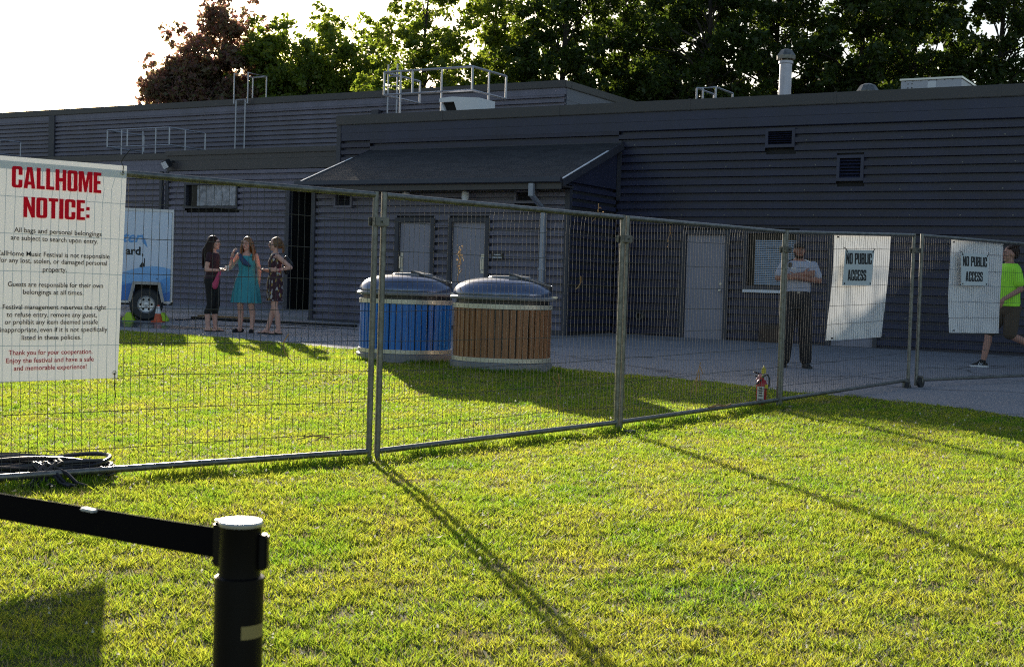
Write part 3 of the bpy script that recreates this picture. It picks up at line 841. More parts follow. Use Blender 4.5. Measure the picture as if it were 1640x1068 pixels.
# ---- rooftop things
def local_thing(name, label, cat, u, v, z, group=None): return thing(name, label, cat, W(u, v, z), ANG, group)
def guard_rail(par, w, dep, h, mid, posts, r=.03):
    mb = MB()
    for z in (h, mid):
        mb.tube([(0, dep, z), (0, 0, z), (w, 0, z), (w, dep, z)], r, 4)
    for x, y in ((0, dep), (0, 0), (w, 0), (w, dep)): mb.tube([(x, y, mid), (x, y, h)], r * 1.15, 4)
    mb.tube([(w * .33, 0, mid), (w * .33, 0, h)], r * 1.2, 4)
    mb.build('rail', M['rail'], par)
    for x, y in posts:
        mb = MB(); mb.tube([(x, y, 0), (x, y, h)], r, 4); mb.box(x - .07, x + .07, y - .07, y + .07, 0, .012); mb.build('post', M['rail'], par)
g = local_thing('roof_guard_rail', 'large grey hatch guard rail on the near roof beside the white hood', 'guard rail', -20.08, 1.5, 4.80)
guard_rail(g, 2.60, 1.55, 1.46, .90, [(0.0, .70), (.50, 0), (1.72, 0), (2.6, .75)], .028)
g = local_thing('roof_guard_rail', 'pale guard rail on the left wing roof, above the floodlight', 'guard rail', -34.23, 5.5, 4.66)
guard_rail(g, 2.80, 1.6, 1.08, .53, [(.66, 0), (1.0, .6), (2.2, 0), (2.8, .7)], .026)
g = local_thing('roof_guard_rail', 'small grey guard rail on the near roof left of the chimney', 'guard rail', -13.2, 5.0, 4.80)
guard_rail(g, .50, 1.1, 1.24, .70, [(.0, .0), (.5, .0), (.5, 1.1)], .024)
g = local_thing('roof_guard_rail', 'faint pale guard rail at the far left roof edge', 'guard rail', -41.6, 6.0, 4.66)
guard_rail(g, 1.40, .9, 1.0, .5, [(0, 0), (1.4, 0), (1.4, .9)], .022)
g = local_thing('roof_ladder', 'grey fixed ladder climbing the hall wall to a walk-through hoop', 'ladder', -30.77, 7.8, 4.66)
for x in (0, .40):
    mb = MB(); mb.tube([(x, 0, 0), (x, 0, 2.22)], .026, 4); mb.build('stile', M['rail'], g)
for i in range(8):
    mb = MB(); mb.tube([(0, 0, .2 + i * .29), (.4, 0, .2 + i * .29)], .014, 4); mb.build('rung', M['rail'], g)
mb = MB()
mb.tube([(-.10, 0, 2.1), (-.10, 0, 3.1), (-.10, .9, 3.1), (-.10, .9, 2.2)], .028, 4); mb.tube([(.50, 0, 2.1), (.50, 0, 3.1), (.50, .9, 3.1), (.50, .9, 2.2)], .028, 4)
mb.tube([(-.1, 0, 2.12), (.0, 0, 2.12)], .02, 4); mb.tube([(.4, 0, 2.12), (.5, 0, 2.12)], .02, 4); mb.tube([(-.10, .9, 3.1), (.5, .9, 3.1)], .02, 4)
mb.build('hoop', M['rail'], g)
g = local_thing('roof_ladder', 'short ladder with dark bracket on the hall wall behind the large guard rail', 'ladder', -24.6, 7.8, 4.8)
for x in (0, .34):
    mb = MB(); mb.tube([(x, 0, 0), (x, 0, 2.9)], .03, 4); mb.build('stile', M['rail'], g)
for i in range(9):
    mb = MB(); mb.tube([(0, 0, .2 + i * .29), (.34, 0, .2 + i * .29)], .014, 4); mb.build('rung', M['rail'], g)
mb = MB(); mb.box(-.62, -.36, .02, .17, 0, 1.55); mb.build('bracket', M['trim'], g)
# white exhaust hood
g = local_thing('exhaust_hood', 'white metal exhaust hood with dark slanted mouth on the near roof', 'vent hood', -18.15, 1.2, 4.80)
mb = MB()
mb.prism([(.36, .60), (.60, .02), (.60, 0), (1.08, 0), (1.08, .66), (.30, .72), (-.05, .70), (-.07, .62), (-.02, .60)], 0, .7)
mb.prism([(0, 0), (.30, 0), (.02, .56), (0, .58)], 0, .7); mb.box(.302, .598, 0, .7, 0, .02)
mb.build('housing', M['white'], g)
mb = MB(); mb.box(.0, .62, .10, .12, .0, .66); mb.build('mouth', M['void'], g)
# AC unit
g = local_thing('rooftop_unit', 'pale grey box-shaped rooftop air unit with white label, right of chimney', 'air conditioner', -7.56, 2.5, 4.80)
mb = MB(); mb.bbox(0, 1.22, 0, 2.3, 0, .76, .012); mb.build('housing', mat('unit_paint', (0.50, 0.50, 0.54), 0.45, 0, 0.05, 3), g)
mb = MB(); mb.box(-.02, 1.24, -.02, 2.32, .762, .80); mb.build('top_edge', M['steel'], g)
mb = MB(); mb.box(.55, .72, -.012, -.002, .50, .72); mb.build('label_plate', M['white'], g)
mb = MB()
for x in np.arange(.08, 1.2, .16): mb.box(x, x + .018, -.008, -.001, .735, .75)
for x, z in ((.14, .60), (.22, .60), (.14, .68), (.22, .68)): mb.box(x, x + .02, -.008, -.001, z, z + .02)
mb.build('bolt', M['black'], g)
g = local_thing('roof_glint_cap', 'small white cap added as the sun glint on the coping corner of the left wing', 'glint stand-in', -29.4, 4.3, 4.66)  # added white cap, stands in for sun glinting on the coping corner
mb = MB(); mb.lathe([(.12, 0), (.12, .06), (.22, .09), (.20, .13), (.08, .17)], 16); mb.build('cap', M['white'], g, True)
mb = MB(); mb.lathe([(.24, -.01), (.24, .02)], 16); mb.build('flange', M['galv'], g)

# ================================================================== FENCE
def n2(a): return Vector((a[1], -a[0], 0)).normalized()
FEN = {}
def fence_panel(key, A, B, zA, zB, label, seed, clamp=True, caster=False, left_foot=True):
    rnd = random.Random(seed)
    A = Vector((*A, 0)); B = Vector((*B, 0))
    L = (B - A).length; d = (B - A) / L
    rz = math.atan2(d.y, d.x); sh = (zB - zA) / L
    t = thing('fence_panel', label, 'fence panel', (A.x, A.y, zA), rz, 'temporary mesh fence panels')
    FEN[key] = (A, d, zA, rz, sh)
    P = lambda x, y, z: (x, y, z + sh * x)
    H, r = 1.815, 0.021
    mb = MB()
    mb.tube([P(0, 0, 0.0), P(0, 0, H)], r, 10); mb.tube([P(L, 0, 0.0), P(L, 0, H)], r, 10)
    mb.tube([P(r * .6, 0, H - r), P(L - r * .6, 0, H - r)], r, 10)
    mb.tube([P(r * .6, 0, .065), P(L - r * .6, 0, .065)], r * .95, 10)
    mb.build('frame', M['galv'], t, True)
    mb = MB()
    zs = [.2 + .203 * k for k in range(8)]
    sag = [rnd.uniform(-.012, .012) for _ in zs]
    for k, z in enumerate(zs):
        mb.tube([P(x, .003, z + sag[k] * math.sin(PI * x / L) + .003 * math.sin(x * 4 + k)) for x in np.linspace(0, L, 12)], .0020, 4, cap=False)
    nv = int(L / .05)
    kink0, kink1 = rnd.uniform(.2, .5) * L, rnd.uniform(.6, 1.0) * L
    zz = [.065] + zs + [1.70, H - .03]
    for i in range(1, nv):
        x = L * i / nv
        off = rnd.gauss(0, .002)
        pts = []
        for z in zz:
            k = 0
            if z > 1.69 and kink0 < x < kink1 and rnd.random() < .55: k = .022 if z > 1.75 else .008
            pts.append(P(x + off + k + rnd.gauss(0, .0008) + .004 * math.sin(z * 3 + x * 1.3 + seed), -.002, z))
        if rnd.random() < .04:
            q = rnd.randint(2, 6); p = pts[q]; pts[q] = (p[0] + .025, p[1], p[2])
        mb.tube(pts, .0017, 4, cap=False)
    mb.build('wire_mesh', M['wire'], t)
    for x in (([0.0] if left_foot else []) + [L]):
        mb = MB()
        if caster and x > 0: break
        mb.bbox(x - .03, x + .03, -.16, .16, -.012 + sh * x, .006 + sh * x, .004)
        mb.tube([(x, 0, sh * x), (x, 0, .05 + sh * x)], .015, 8)
        mb.build('foot', M['galv'], t)
    if clamp:
        mb = MB()
        mb.bbox(L - .035, L + .085, -.048, -.022, 1.585 + sh * L, 1.645 + sh * L, .005); mb.bbox(L - .03, L + .08, .022, .044, 1.585 + sh * L, 1.645 + sh * L, .005)
        mb.tube([(L + .025, -.062, 1.615 + sh * L), (L + .025, .055, 1.615 + sh * L)], .008, 6)
        mb.build('clamp', M['galv'], t)
    return t
fence_panel('p1', (-3.14, 7.08), (-.943, 9.045), -.158, -.158, 'nearest mesh fence panel, carrying the big notice banner on its front', 1)
fence_panel('p2', (-.889, 9.075), (.905, 11.335), -.158, -.134, 'mesh fence panel in front of the blue and brown bins', 2)
fence_panel('p3', (.945, 11.385), (2.77, 13.84), -.134, -.094, 'mesh fence panel between the bins and the red extinguisher', 3)
p4 = fence_panel('p4', (2.80, 13.88), (4.754, 16.04), -.094, .02, 'mesh fence panel in front of the guard, with the left white tarp', 4, caster=True)
p5 = fence_panel('p5', (4.86, 16.07), (7.10, 18.0), .02, .03, 'mesh fence panel at the right edge, with the right white tarp', 5, clamp=False, left_foot=False)
def caster(par, x, y, z):
    mb = MB(); mb.lathe([(.018, -.02), (.058, -.018), (.062, -.008), (.062, .008), (.058, .018), (.018, .02)], 20, 0, (x, y - .05, z + .02), 'y')
    w = mb.build('caster_wheel', M['rubber'], par, True)
    mb = MB(); mb.box(x - .012, x + .012, y - .08, y + .01, z + .012, z + .10); mb.lathe([(.012, -.03), (.012, .03)], 10, 0, (x, y - .05, z + .02), 'y'); mb.build('fork', M['galv'], w)
caster(p4, 2.80, 0, .075); caster(p5, 0.02, 0, 0.02)

# ---- notice banner, hung on the camera side of the first panel
A, d, zA, rz, sh = FEN['p1']
nrm = n2(d)
if nrm.dot(-A) < 0: nrm = -nrm
def fplane(key, off):
    A, d, zA, rz, sh = FEN[key]; nn = n2(d)
    if nn.dot(-A) < 0: nn = -nn
    return A + nn * float(off), d, Vector((0, 0, 1)), nn
def sheet(mb, corners, o, ex, ey, nn, nx, ny, th, wave):
    """a thin closed cloth panel through 4 corners (s,z) TL TR BR BL"""
    TL, TR, BR, BL = [Vector(c) for c in corners]
    vs = []
    for side in (0, 1):
        for j in range(ny + 1):
            for i in range(nx + 1):
                a, b = i / nx, j / ny
                p = (TL * (1 - a) + TR * a) * (1 - b) + (BL * (1 - a) + BR * a) * b
                w = wave(a, b) - side * th
                vs.append(o + ex * p.x + ey * p.y + nn * w)
    N = (nx + 1) * (ny + 1); fs = []
    for j in range(ny):
        for i in range(nx):
            q = j * (nx + 1) + i
            fs.append((q, q + 1, q + nx + 2, q + nx + 1))
            if th > .003: fs.append((N + q, N + q + nx + 1, N + q + nx + 2, N + q + 1))
    if th <= .003: vs = vs[:N]          # vinyl: one thin layer, so daylight passes through it
    else:
        rim = [i for i in range(nx + 1)] + [j * (nx + 1) + nx for j in range(1, ny + 1)] + [ny * (nx + 1) + i for i in range(nx - 1, -1, -1)] + [j * (nx + 1) for j in range(ny - 1, 0, -1)]
        for k in range(len(rim)):
            a, b = rim[k], rim[(k + 1) % len(rim)]
            fs.append((b, a, a + N, b + N))
    mb.add(vs, fs)
o, ex, ey, nn = fplane('p1', .032)
root = thing('notice_banner', 'large white notice banner with red heading, tied to the nearest fence panel', 'banner', o + ex * .75, 0)
ob = o - (o + ex * .75)          # local origin offset
mb = MB()
sheet(mb, [(.335, 1.672), (1.145, 1.677), (1.115, .446), (.347, .435)], ob, ex, ey, nn, 24, 30, .002, lambda a, b: .0012 * math.sin(a * 7 + b * 3))
mb.build('sheet', M['banner'], root, True)
LINES = [("All bags and personal belongings", .492, 1.262, .997, 1.262), ("are subject to search upon entry.", .474, 1.219, .977, 1.219),
 ("CallHome Music Festival is not responsible", .397, 1.131, 1.049, 1.136), ("for any lost, stolen, or damaged personal", .411, 1.094, 1.034, 1.097), ("property.", .657, 1.049, .795, 1.052),
 ("Guests are responsible for their own", .463, .963, 1.013, .967), ("belongings at all times.", .548, .922, .896, .924),
 ("Festival management reserves the right", .437, .838, 1.035, .843), ("to refuse entry, remove any guest,", .459, .796, .979, .799), ("or prohibit any item deemed unsafe", .45, .755, .986, .759), ("inappropriate, even if it is not specifically", .425, .712, 1.045, .716), ("listed in these policies.", .545, .669, .889, .672)]
for s, a, b, c, e in LINES:
    mb = MB(); put_text(mb, s, ob + nn * .004, ex, ey, a, b, c, e, .0265, .009); mb.build('text_line', M['ink'], root)
for s, a, b, c, e in [("Thank you for your cooperation.", .475, .586, .958, .589), ("Enjoy the festival and have a safe", .462, .542, .966, .546), ("and memorable experience!", .505, .500, .924, .504)]:
    mb = MB(); put_text(mb, s, ob + nn * .004, ex, ey, a, b, c, e, .0265, .009); mb.build('text_line', M['ink_darkred'], root)
mb = MB(); put_heavy(mb, 'CALLHOME', ob + nn * .004, ex, ey, .474, 1.505, .990, 1.508, .117); mb.build('heading', M['ink_red'], root)
mb = MB(); put_heavy(mb, 'NOTICE:', ob + nn * .004, ex, ey, .542, 1.346, .923, 1.349, .113)
mb.build('heading', M['ink_red'], root)
def eyelet(par, c, nn, ex, r=.010):
    mb = MB(); u = ex; w = Vector((0, 0, 1))
    mb.tube([c + u * r * math.cos(k * PI / 6) + w * r * math.sin(k * PI / 6) for k in range(12)], .003, 6, closed=True); mb.build('eyelet', M['steel'], par)
for s, z in ((1.118, 1.635), (1.094, .478), (.362, 1.64), (.372, .468)): eyelet(root, ob + ex * s + ey * z + nn * .004, nn, ex)
mb = MB()
c = ob + ex * 1.118
mb.tube([c + ey * 1.635 + nn * .006, c + ey * 1.67 + nn * .012, c + ey * 1.70 - nn * .02, c + ex * .01 + ey * 1.73, c + ex * .045 + ey * 1.775 + nn * .01], .0028, 6)
mb.build('zip_tie', M['black'], root)
mb = MB(); c = ob + ex * 1.094
mb.tube([c + ey * .478 + nn * .006, c + ey * .44 + nn * .01, c + ey * .40 + nn * .006, c + ex * .012 + ey * .33 + nn * .004], .0028, 6)
mb.build('zip_tie', M['black'], root)

# ---- white tarps behind the wires and NO PUBLIC ACCESS boards in front of them
def tarp(key, corners, label, ph):
    o, ex, ey, nn = fplane(key, -.034)
    c0 = o + ex * corners[0][0]
    t = thing('tarp', label, 'tarp', c0, 0, 'white tarps on the fence')
    mb = MB()
    sheet(mb, corners, o - c0, ex, ey, nn, 40, 40, .002, lambda a, b: -.012 + .008 * math.sin(a * 17 + ph + b * 4) * (.3 + b) + .010 * math.sin(a * 6 + b * 5 + ph) - .012 * b)
    mb.build('sheet', M['tarp'], t, True)
    for (s, z), q in zip(corners, ((1, -1), (-1, -1), (-1, 1), (1, 1))):
        mb = MB(); p = o - c0 + ex * (s + q[0] * .03) + ey * (z + q[1] * .03) + nn * .012
        mb.tube([p, p + nn * .02], .009, 8); mb.build('eyelet', M['black'], t)
tarp('p4', [(1.07, 1.735), (2.425, 1.778), (2.298, .60), (1.028, .568)], 'sagging white tarp hung behind the fence, right of the guard', 0)
tarp('p5', [(.693, 1.80), (1.935, 1.81), (1.959, .647), (.771, .653)], 'straight white tarp hung behind the right fence panel, beside the neon shirt', 2)
def board(key, q, label):
    o, ex, ey, nn = fplane(key, .012)
    TL, TR, BR, BL = [Vector(c) for c in q]
    c0 = o + ex * BL.x + ey * BL.y
    t = thing('sign_board', label, 'sign', c0, 0, 'no public access boards')
    mb = MB(); sheet(mb, q, o - c0, ex, ey, nn, 2, 2, .006, lambda a, b: .006); mb.build('board', M['sign'], t)
    P = lambda a, b: (BL * (1 - a) + BR * a) * (1 - b) + (TL * (1 - a) + TR * a) * b
    for word, y in (('NO PUBLIC', .60), ('ACCESS', .13)):
        mb = MB()
        if word == 'ACCESS': a, b = P(.155, y), P(.80, y)
        else: a, b = P(.055, y), P(.945, y)
        put_heavy(mb, word, o - c0 + nn * .0085, ex, ey, a.x, a.y, b.x, b.y, .122, 0, -.04)
        mb.build('lettering', M['ink'], t)
    for a, b in ((.05, .95), (.95, .95), (.95, .05), (.05, .05)):
        p = P(a, b); c = o - c0 + ex * p.x + ey * p.y
        mb = MB(); mb.tube([c + nn * .006, c + nn * .012], .010, 8)
        if b > .5: mb.tube([c + nn * .010, c + nn * .012 + ey * .03 + ex * (.03 if a > .5 else -.03), c - nn * .012 + ey * .045 + ex * (.05 if a > .5 else -.05)], .004, 6)
        mb.build('tie', M['black'], t)
board('p4', [(1.224, 1.571), (1.893, 1.592), (1.852, 1.194), (1.187, 1.18)], 'NO PUBLIC ACCESS board on the sagging left tarp, nearest the guard')
board('p5', [(.848, 1.643), (1.493, 1.646), (1.496, 1.251), (.881, 1.243)], 'NO PUBLIC ACCESS board on the right tarp, beside the neon shirt')

# ---- dried vines caught in the mesh
def vine(key, s, z, pts, label, r=.004, tuft=0, seed=0):
    rnd = random.Random(seed)
    o, ex, ey, nn = fplane(key, .006)
    c0 = o + ex * s + ey * z
    t = MB()
    for line in pts:
        t.tube([ex * x + ey * y + nn * (.012 * math.sin(7 * x + 9 * y)) for x, y in line], [r * (1 - .5 * i / len(line)) for i in range(len(line))], 5)
    for _ in range(tuft):
        x, y = rnd.gauss(0, .022), rnd.gauss(-.03, .04)
        a = rnd.uniform(0, 6.28); l = rnd.uniform(.005, .015)
        q = ex * x + ey * y + nn * rnd.uniform(-.02, .03)
        u = (ex * math.cos(a) + ey * math.sin(a)) * l; w = (nn * .5 + ey * math.cos(a * 2)) * l * .5
        t.add([q - u, q + w, q + u, q - w], [(0, 1, 2, 3)])
    ob = t.build('dried_vine', M['dry'], None, False, c0)
    return tag(ob, label, 'dry vine', 'dried vines caught in the fence')
vine('p2', .785, 1.289, [[(0, .02), (.01, -.05), (-.005, -.1), (.01, -.15), (.0, -.2), (.02, -.25), (.055, -.29)], [(.0, -.17), (.04, -.13)], [(.0, -.02), (.02, -.07), (.018, -.11)]], 'tufted dried vine hanging in the mesh in front of the paler doors', .004, 40, 1)
vine('p2', 2.263, 1.10, [[(0.02, .05), (.03, 0), (0, -.04), (-.03, -.06)]], 'short curled dry tendril in the mesh right of the brown bin', .0045, 0, 2)
vine('p2', 2.50, 1.70, [[(0, .05), (.01, -.02), (-.02, -.07), (-.06, -.10)], [(0, 0), (.03, -.06)]], 'dry tendril just under the top rail, left of the middle post', .004, 6, 3)
vine('p2', 2.02, .23, [[(0, .14), (.02, .06), (-.01, -.02), (.03, -.1), (.05, -.16)], [(.01, .05), (-.08, .12)]], 'dry stalk at the foot of the brown bin', .003, 0, 4)
vine('p3', 1.353, .345, [[(0, .06), (-.03, -.06), (-.09, -.16), (-.16, -.24)], [(-.01, -.02), (.02, -.1), (.05, -.17)], [(-.03, -.06), (-.03, -.18), (-.05, -.27)], [(0, .02), (.06, -.05)]], 'forked dry twig standing in the mesh left of the extinguisher', .0045, 0, 5)
vine('p3', .70, 1.55, [[(0, .08), (.01, .02), (-.02, -.05)], [(.01, .03), (.04, -.02)]], 'small dry shred high in the mesh left of the plain door', .003, 5, 6)
vine('p1', 2.28, .60, [[(0, .1), (-.03, .05), (-.02, -.01), (.02, -.06), (.06, -.09)]], 'pale dry tendril in the mesh by the dark doorway', .0045, 0, 7)
vine('p1', 2.62, .02, [[(0, .0), (-.12, .015), (-.24, -.004)], [(-.05, .01), (-.1, -.02)]], 'straw-coloured stalks lying at the foot of the first double post', .005, 6, 8)
vine('p3', 1.55, -.03, [[(0, 0), (.15, .02), (.34, .0), (.46, .015)]], 'bark-brown stick lying on the grass before the extinguisher', .011, 0, 9)

# ================================================================== BINS
def big_bin(x, y, rz, slat, dark, label, seed):
    rnd = random.Random(seed)
    z0 = gz(y) - .02
    t = thing('waste_bin', label, 'waste bin', (x, y, z0), rz, 'round slatted waste bins')
    mb = MB(); mb.lathe([(.62, -.05), (.645, -.02), (.645, .12), (.62, .135), (.55, .135)], 56); mb.build('base_ring', M['bin_grey'], t, True)
    mb = MB(); mb.lathe([(.588, .10), (.588, .86)], 56); mb.build('inner_drum', M['bin_dark'], t, True)
    mb = MB(); n = 44
    for i in range(n):
        a = 2 * PI * i / n + rnd.uniform(-.004, .004)
        q = Matrix.Rotation(a, 4, 'Z') @ Matrix.Translation((.600 + rnd.uniform(-.002, .003), 0, 0)) @ Matrix.Rotation(rnd.uniform(-.012, .012), 4, 'X')
        mb.bbox(-.011, .011, -.0365, .0365, .155, .815, .006, 0, q)
    mb.build('slats', slat, t)
    for za, zb in ((.135, .19), (.785, .845)):
        mb = MB(); mb.lathe([(.615, za), (.627, za + .002), (.627, zb - .002), (.615, zb)], 56); b_ = mb.build('band', M['band'], t, True)
        mb = MB()
        for i in range(22):
            a = 2 * PI * (i + .5) / 22; q = Matrix.Rotation(a, 4, 'Z')
            c = q @ Vector((.628, 0, (za + zb) / 2)); e = q @ Vector((.633, 0, (za + zb) / 2)); mb.tube([c, e], .008, 6)
        mb.build('bolt', M['steel'], b_)
    mb = MB(); mb.lathe([(.585, .845), (.585, .905)], 56); mb.build('neck', M['bin_dark'], t, True)
    mb = MB(); mb.lathe([(.60, .890), (.655, .895), (.662, .905), (.662, .925), (.650, .938), (.62, .945), (.60, .945)], 56); mb.build('rim', M['bin_grey'], t, True)
    mb = MB(); prof = [(.628, .944)]
    for k in range(1, 15):
        a = k / 14 * PI / 2
        prof.append((.06 + .575 * math.cos(a) ** .72, .944 + .228 * math.sin(a)))
    prof += [(.02, 1.18)]
    mb.lathe(prof, 64); mb.build('dome_lid', M['bin_lid'], t, True)
    # raised inlet ring with a slanted hinged flap on its right
    mb = MB()
    q = Matrix.Translation((.0, 0, 1.15))
    mb.lathe([(.27, -.03), (.27, .025), (.255, .04), (.20, .046)], 40, 0, (.08, 0, 1.15)); r_ = mb.build('inlet_ring', M['bin_grey'], t, True)
    mb = MB()
    n = 20; tp = []
    for i in range(n + 1):
        a = -PI / 2 + PI * i / n
        tp.append((.12 + .50 * math.cos(a), .23 * math.sin(a)))
    vs = []
    for x_, y_ in tp: vs.append((x_, y_, 1.222 - max(0, x_ - .12) * .30))
    for x_, y_ in tp: vs.append((x_, y_, 1.13 - max(0, x_ - .12) * .40))
    m_ = len(tp)
    mb.add(vs, [tuple(range(m_)), tuple(range(2 * m_ - 1, m_ - 1, -1))] + [(i, i + 1, m_ + i + 1, m_ + i) for i in range(m_ - 1)] + [(m_ - 1, 0, m_, 2 * m_ - 1)])
    fl = mb.build('flap', M['bin_dark'], t)
    mb = MB(); mb.tube([(x_, y_, 1.226 - max(0, x_ - .12) * .30) for x_, y_ in tp], .007, 6); mb.build('flap_edge', M['bin_grey'], fl, True)
    mb = MB(); mb.bbox(.60, .70, -.05, .05, .93, .955, .006); mb.build('latch', M['steel'], t)
    return t
BR = R(-12)
big_bin(-.125, 16.85, BR, M['slat_brown'], 0, 'large round bin with brown slats and domed dark lid, standing nearer', 1)
big_bin(-1.43, 18.0, BR, M['slat_blue'], 0, 'large round bin with blue slats, half hidden by the brown one', 2)

# ================================================================== EXTINGUISHER
t = thing('fire_extinguisher', 'red fire extinguisher with black lever standing on grass behind the fence', 'extinguisher', (2.575, 13.74, gz(13.74)), R(10))
mb = MB(); mb.lathe([(.050, 0), (.054, .006), (.054, .235), (.048, .265), (.030, .285), (.020, .290), (.020, .305)], 24); mb.build('cylinder', M['red'], t, True)
mb = MB()
vs = []; fs = []
for i in range(9):
    a = R(200 + i * 10)
    vs += [(.0552 * math.cos(a), .0552 * math.sin(a), .05), (.0552 * math.cos(a), .0552 * math.sin(a), .215)]
mb.add(vs, [(2 * i, 2 * i + 2, 2 * i + 3, 2 * i + 1) for i in range(8)]); lb = mb.build('label_panel', M['label_paper'], t, True)
for z, w in ((.19, .5), (.165, .7), (.14, .6), (.115, .7), (.075, .9)):
    mb = MB(); vs = []
    for i in range(6):
        a = R(240 - 32 * w + i * 64 * w / 5); vs += [(.0560 * math.cos(a), .0560 * math.sin(a), z), (.0560 * math.cos(a), .0560 * math.sin(a), z + .012)]
    mb.add(vs, [(2 * i, 2 * i + 2, 2 * i + 3, 2 * i + 1) for i in range(5)]); mb.build('label_print', M['ink'], lb)
mb = MB(); mb.lathe([(.020, .300), (.024, .305), (.024, .335), (.012, .345)], 14); mb.build('valve', M['steel'], t, True)
mb = MB(); mb.tube([(.02, 0, .335), (-.04, -.01, .345), (-.095, -.015, .362)], [.009, .010, .007], 8); mb.tube([(.02, 0, .315), (-.04, -.01, .312), (-.085, -.015, .322)], [.008, .008, .006], 8); mb.build('lever', M['black'], t, True)
mb = MB(); mb.tube([(.02, 0, .32), (.055, -.01, .335), (.072, -.02, .30), (.068, -.03, .25), (.062, -.04, .21)], .009, 8); mb.build('hose', M['black'], t, True)
mb = MB(); mb.tube([(-.02, -.055, .29), (-.055, -.05, .255), (-.075, -.045, .235)], .010, 8); mb.build('nozzle', M['black'], t, True)
mb = MB(); mb.tube([(-.075, -.045, .235), (-.13, -.04, .19), (-.155, -.04, .155)], .0035, 5); mb.build('pull_tie', M['yellow'], t)
mb = MB(); mb.bbox(-.01, .035, -.012, -.006, .345, .40, .002); mb.prism([(0, .395), (.012, .43), (.03, .40)], -.011, -.007); mb.build('tag', M['yellow'], t)
mb = MB(); mb.bbox(.015, .05, -.058, -.05, .195, .235, .003); mb.build('inspection_tag', M['yellow'], t)
mb = MB(); q = Matrix.Translation((-.045, -.03, .31)) @ Matrix.Rotation(R(35), 4, 'Y'); mb.bbox(-.012, .012, -.004, .004, -.04, .04, .002, 0, q); mb.build('paper_tag', mat('pink_tag', (.62, .25, .28), .6), t)

# ================================================================== CABLE COIL
rnd = random.Random(5)
cy = 7.86; cxx = -2.78
mb = MB()
for k in range(12):
    a_, b_ = .40 + rnd.uniform(-.06, .10), .22 + rnd.uniform(-.05, .05)
    ox, oy, zz = rnd.uniform(-.06, .06), rnd.uniform(-.04, .04), .012 + .006 * k
    tl, ph = rnd.uniform(-.03, .03), rnd.uniform(0, 6)
    n = 48
    mb.tube([(ox + a_ * math.cos(2 * PI * i / n) * (1 + .05 * math.sin(3 * 2 * PI * i / n + ph)), oy + b_ * math.sin(2 * PI * i / n) * (1 + .08 * math.sin(2 * 2 * PI * i / n + ph)), zz + tl * math.cos(2 * PI * i / n + ph) + .02 * math.sin(2 * 2 * PI * i / n + ph) + .02) for i in range(n)], .0125, 8, closed=True)
coil = mb.build('cable_coil', M['cable'], None, True, (cxx, cy, gz(cy)))
coil.rotation_euler = (0, 0, R(18))
tag(coil, 'coiled thick black cable bundle lying on the grass behind the banner panel', 'cable')
mb = MB()
for k in range(7):
    x = .0 + k * .022 + rnd.uniform(-.01, .01); s_ = rnd.choice((-1, 1)) * rnd.uniform(.02, .10)
    mb.tube([(x, -.13, .09 + .006 * k), (x - s_ * .3, -.24, .12), (x + s_, -.33, .07), (x + s_ * 1.6, -.38, .02), (x + s_ * 2.2, -.44, .012)], .011, 8)
mb.build('loose_end', M['cable'], coil, True)

# ================================================================== STANCHION
sx, sy = -.397, 2.0
zs = gz(sy)
t = thing('queue_stanchion', 'black belt stanchion post with shiny cap, close in the foreground', 'stanchion', (sx, sy, zs), 0)
ht = .688 - zs
mb = MB(); mb.lathe([(.17, 0), (.17, .012), (.10, .03), (.037, .045)], 40); mb.build('base', M['stanchion'], t, True)
mb = MB(); mb.lathe([(.0365, .03), (.0365, ht - .085)], 40); mb.build('post', M['stanchion'], t, True)
mb = MB(); mb.lathe([(.0365, ht - .085), (.031, ht - .083), (.031, ht - .012), (.0325, ht - .008)], 40); hd = mb.build('belt_head', M['stanchion'], t, True)
mb = MB(); mb.lathe([(.0325, ht - .008), (.033, ht - .003), (.031, ht), (.0, ht + .001)], 40, cap=False); mb.build('cap', M['cap_gloss'], t, True)
mb = MB(); mb.bbox(.029, .042, -.012, .012, ht - .073, ht - .02, .003); mb.build('slot_clip', M['stanchion'], hd)
bd = Vector((-.47, .345, 0)).normalized()
ba = math.atan2(bd.y, bd.x)
q = Matrix.Rotation(ba, 4, 'Z')
mb = MB(); mb.bbox(.024, .050, -.012, .012, ht - .075, ht - .008, .003, 0, q); mb.build('belt_clip', M['stanchion'], hd)
mb = MB(); mb.bbox(.026, .048, -.010, .010, ht - .0075, ht - .004, .001, 0, q); mb.build('clip_top', M['cap_gloss'], hd)
mb = MB()
vs = []; fs = []
for i in range(13):
    a = R(-72 + i * 6); vs += [(.0372 * math.cos(a), .0372 * math.sin(a), ht - .172), (.0372 * math.cos(a), .0372 * math.sin(a), ht - .152)]
mb.add(vs, [(2 * i, 2 * i + 2, 2 * i + 3, 2 * i + 1) for i in range(12)]); st = mb.build('sticker', M['sticker'], t, True)
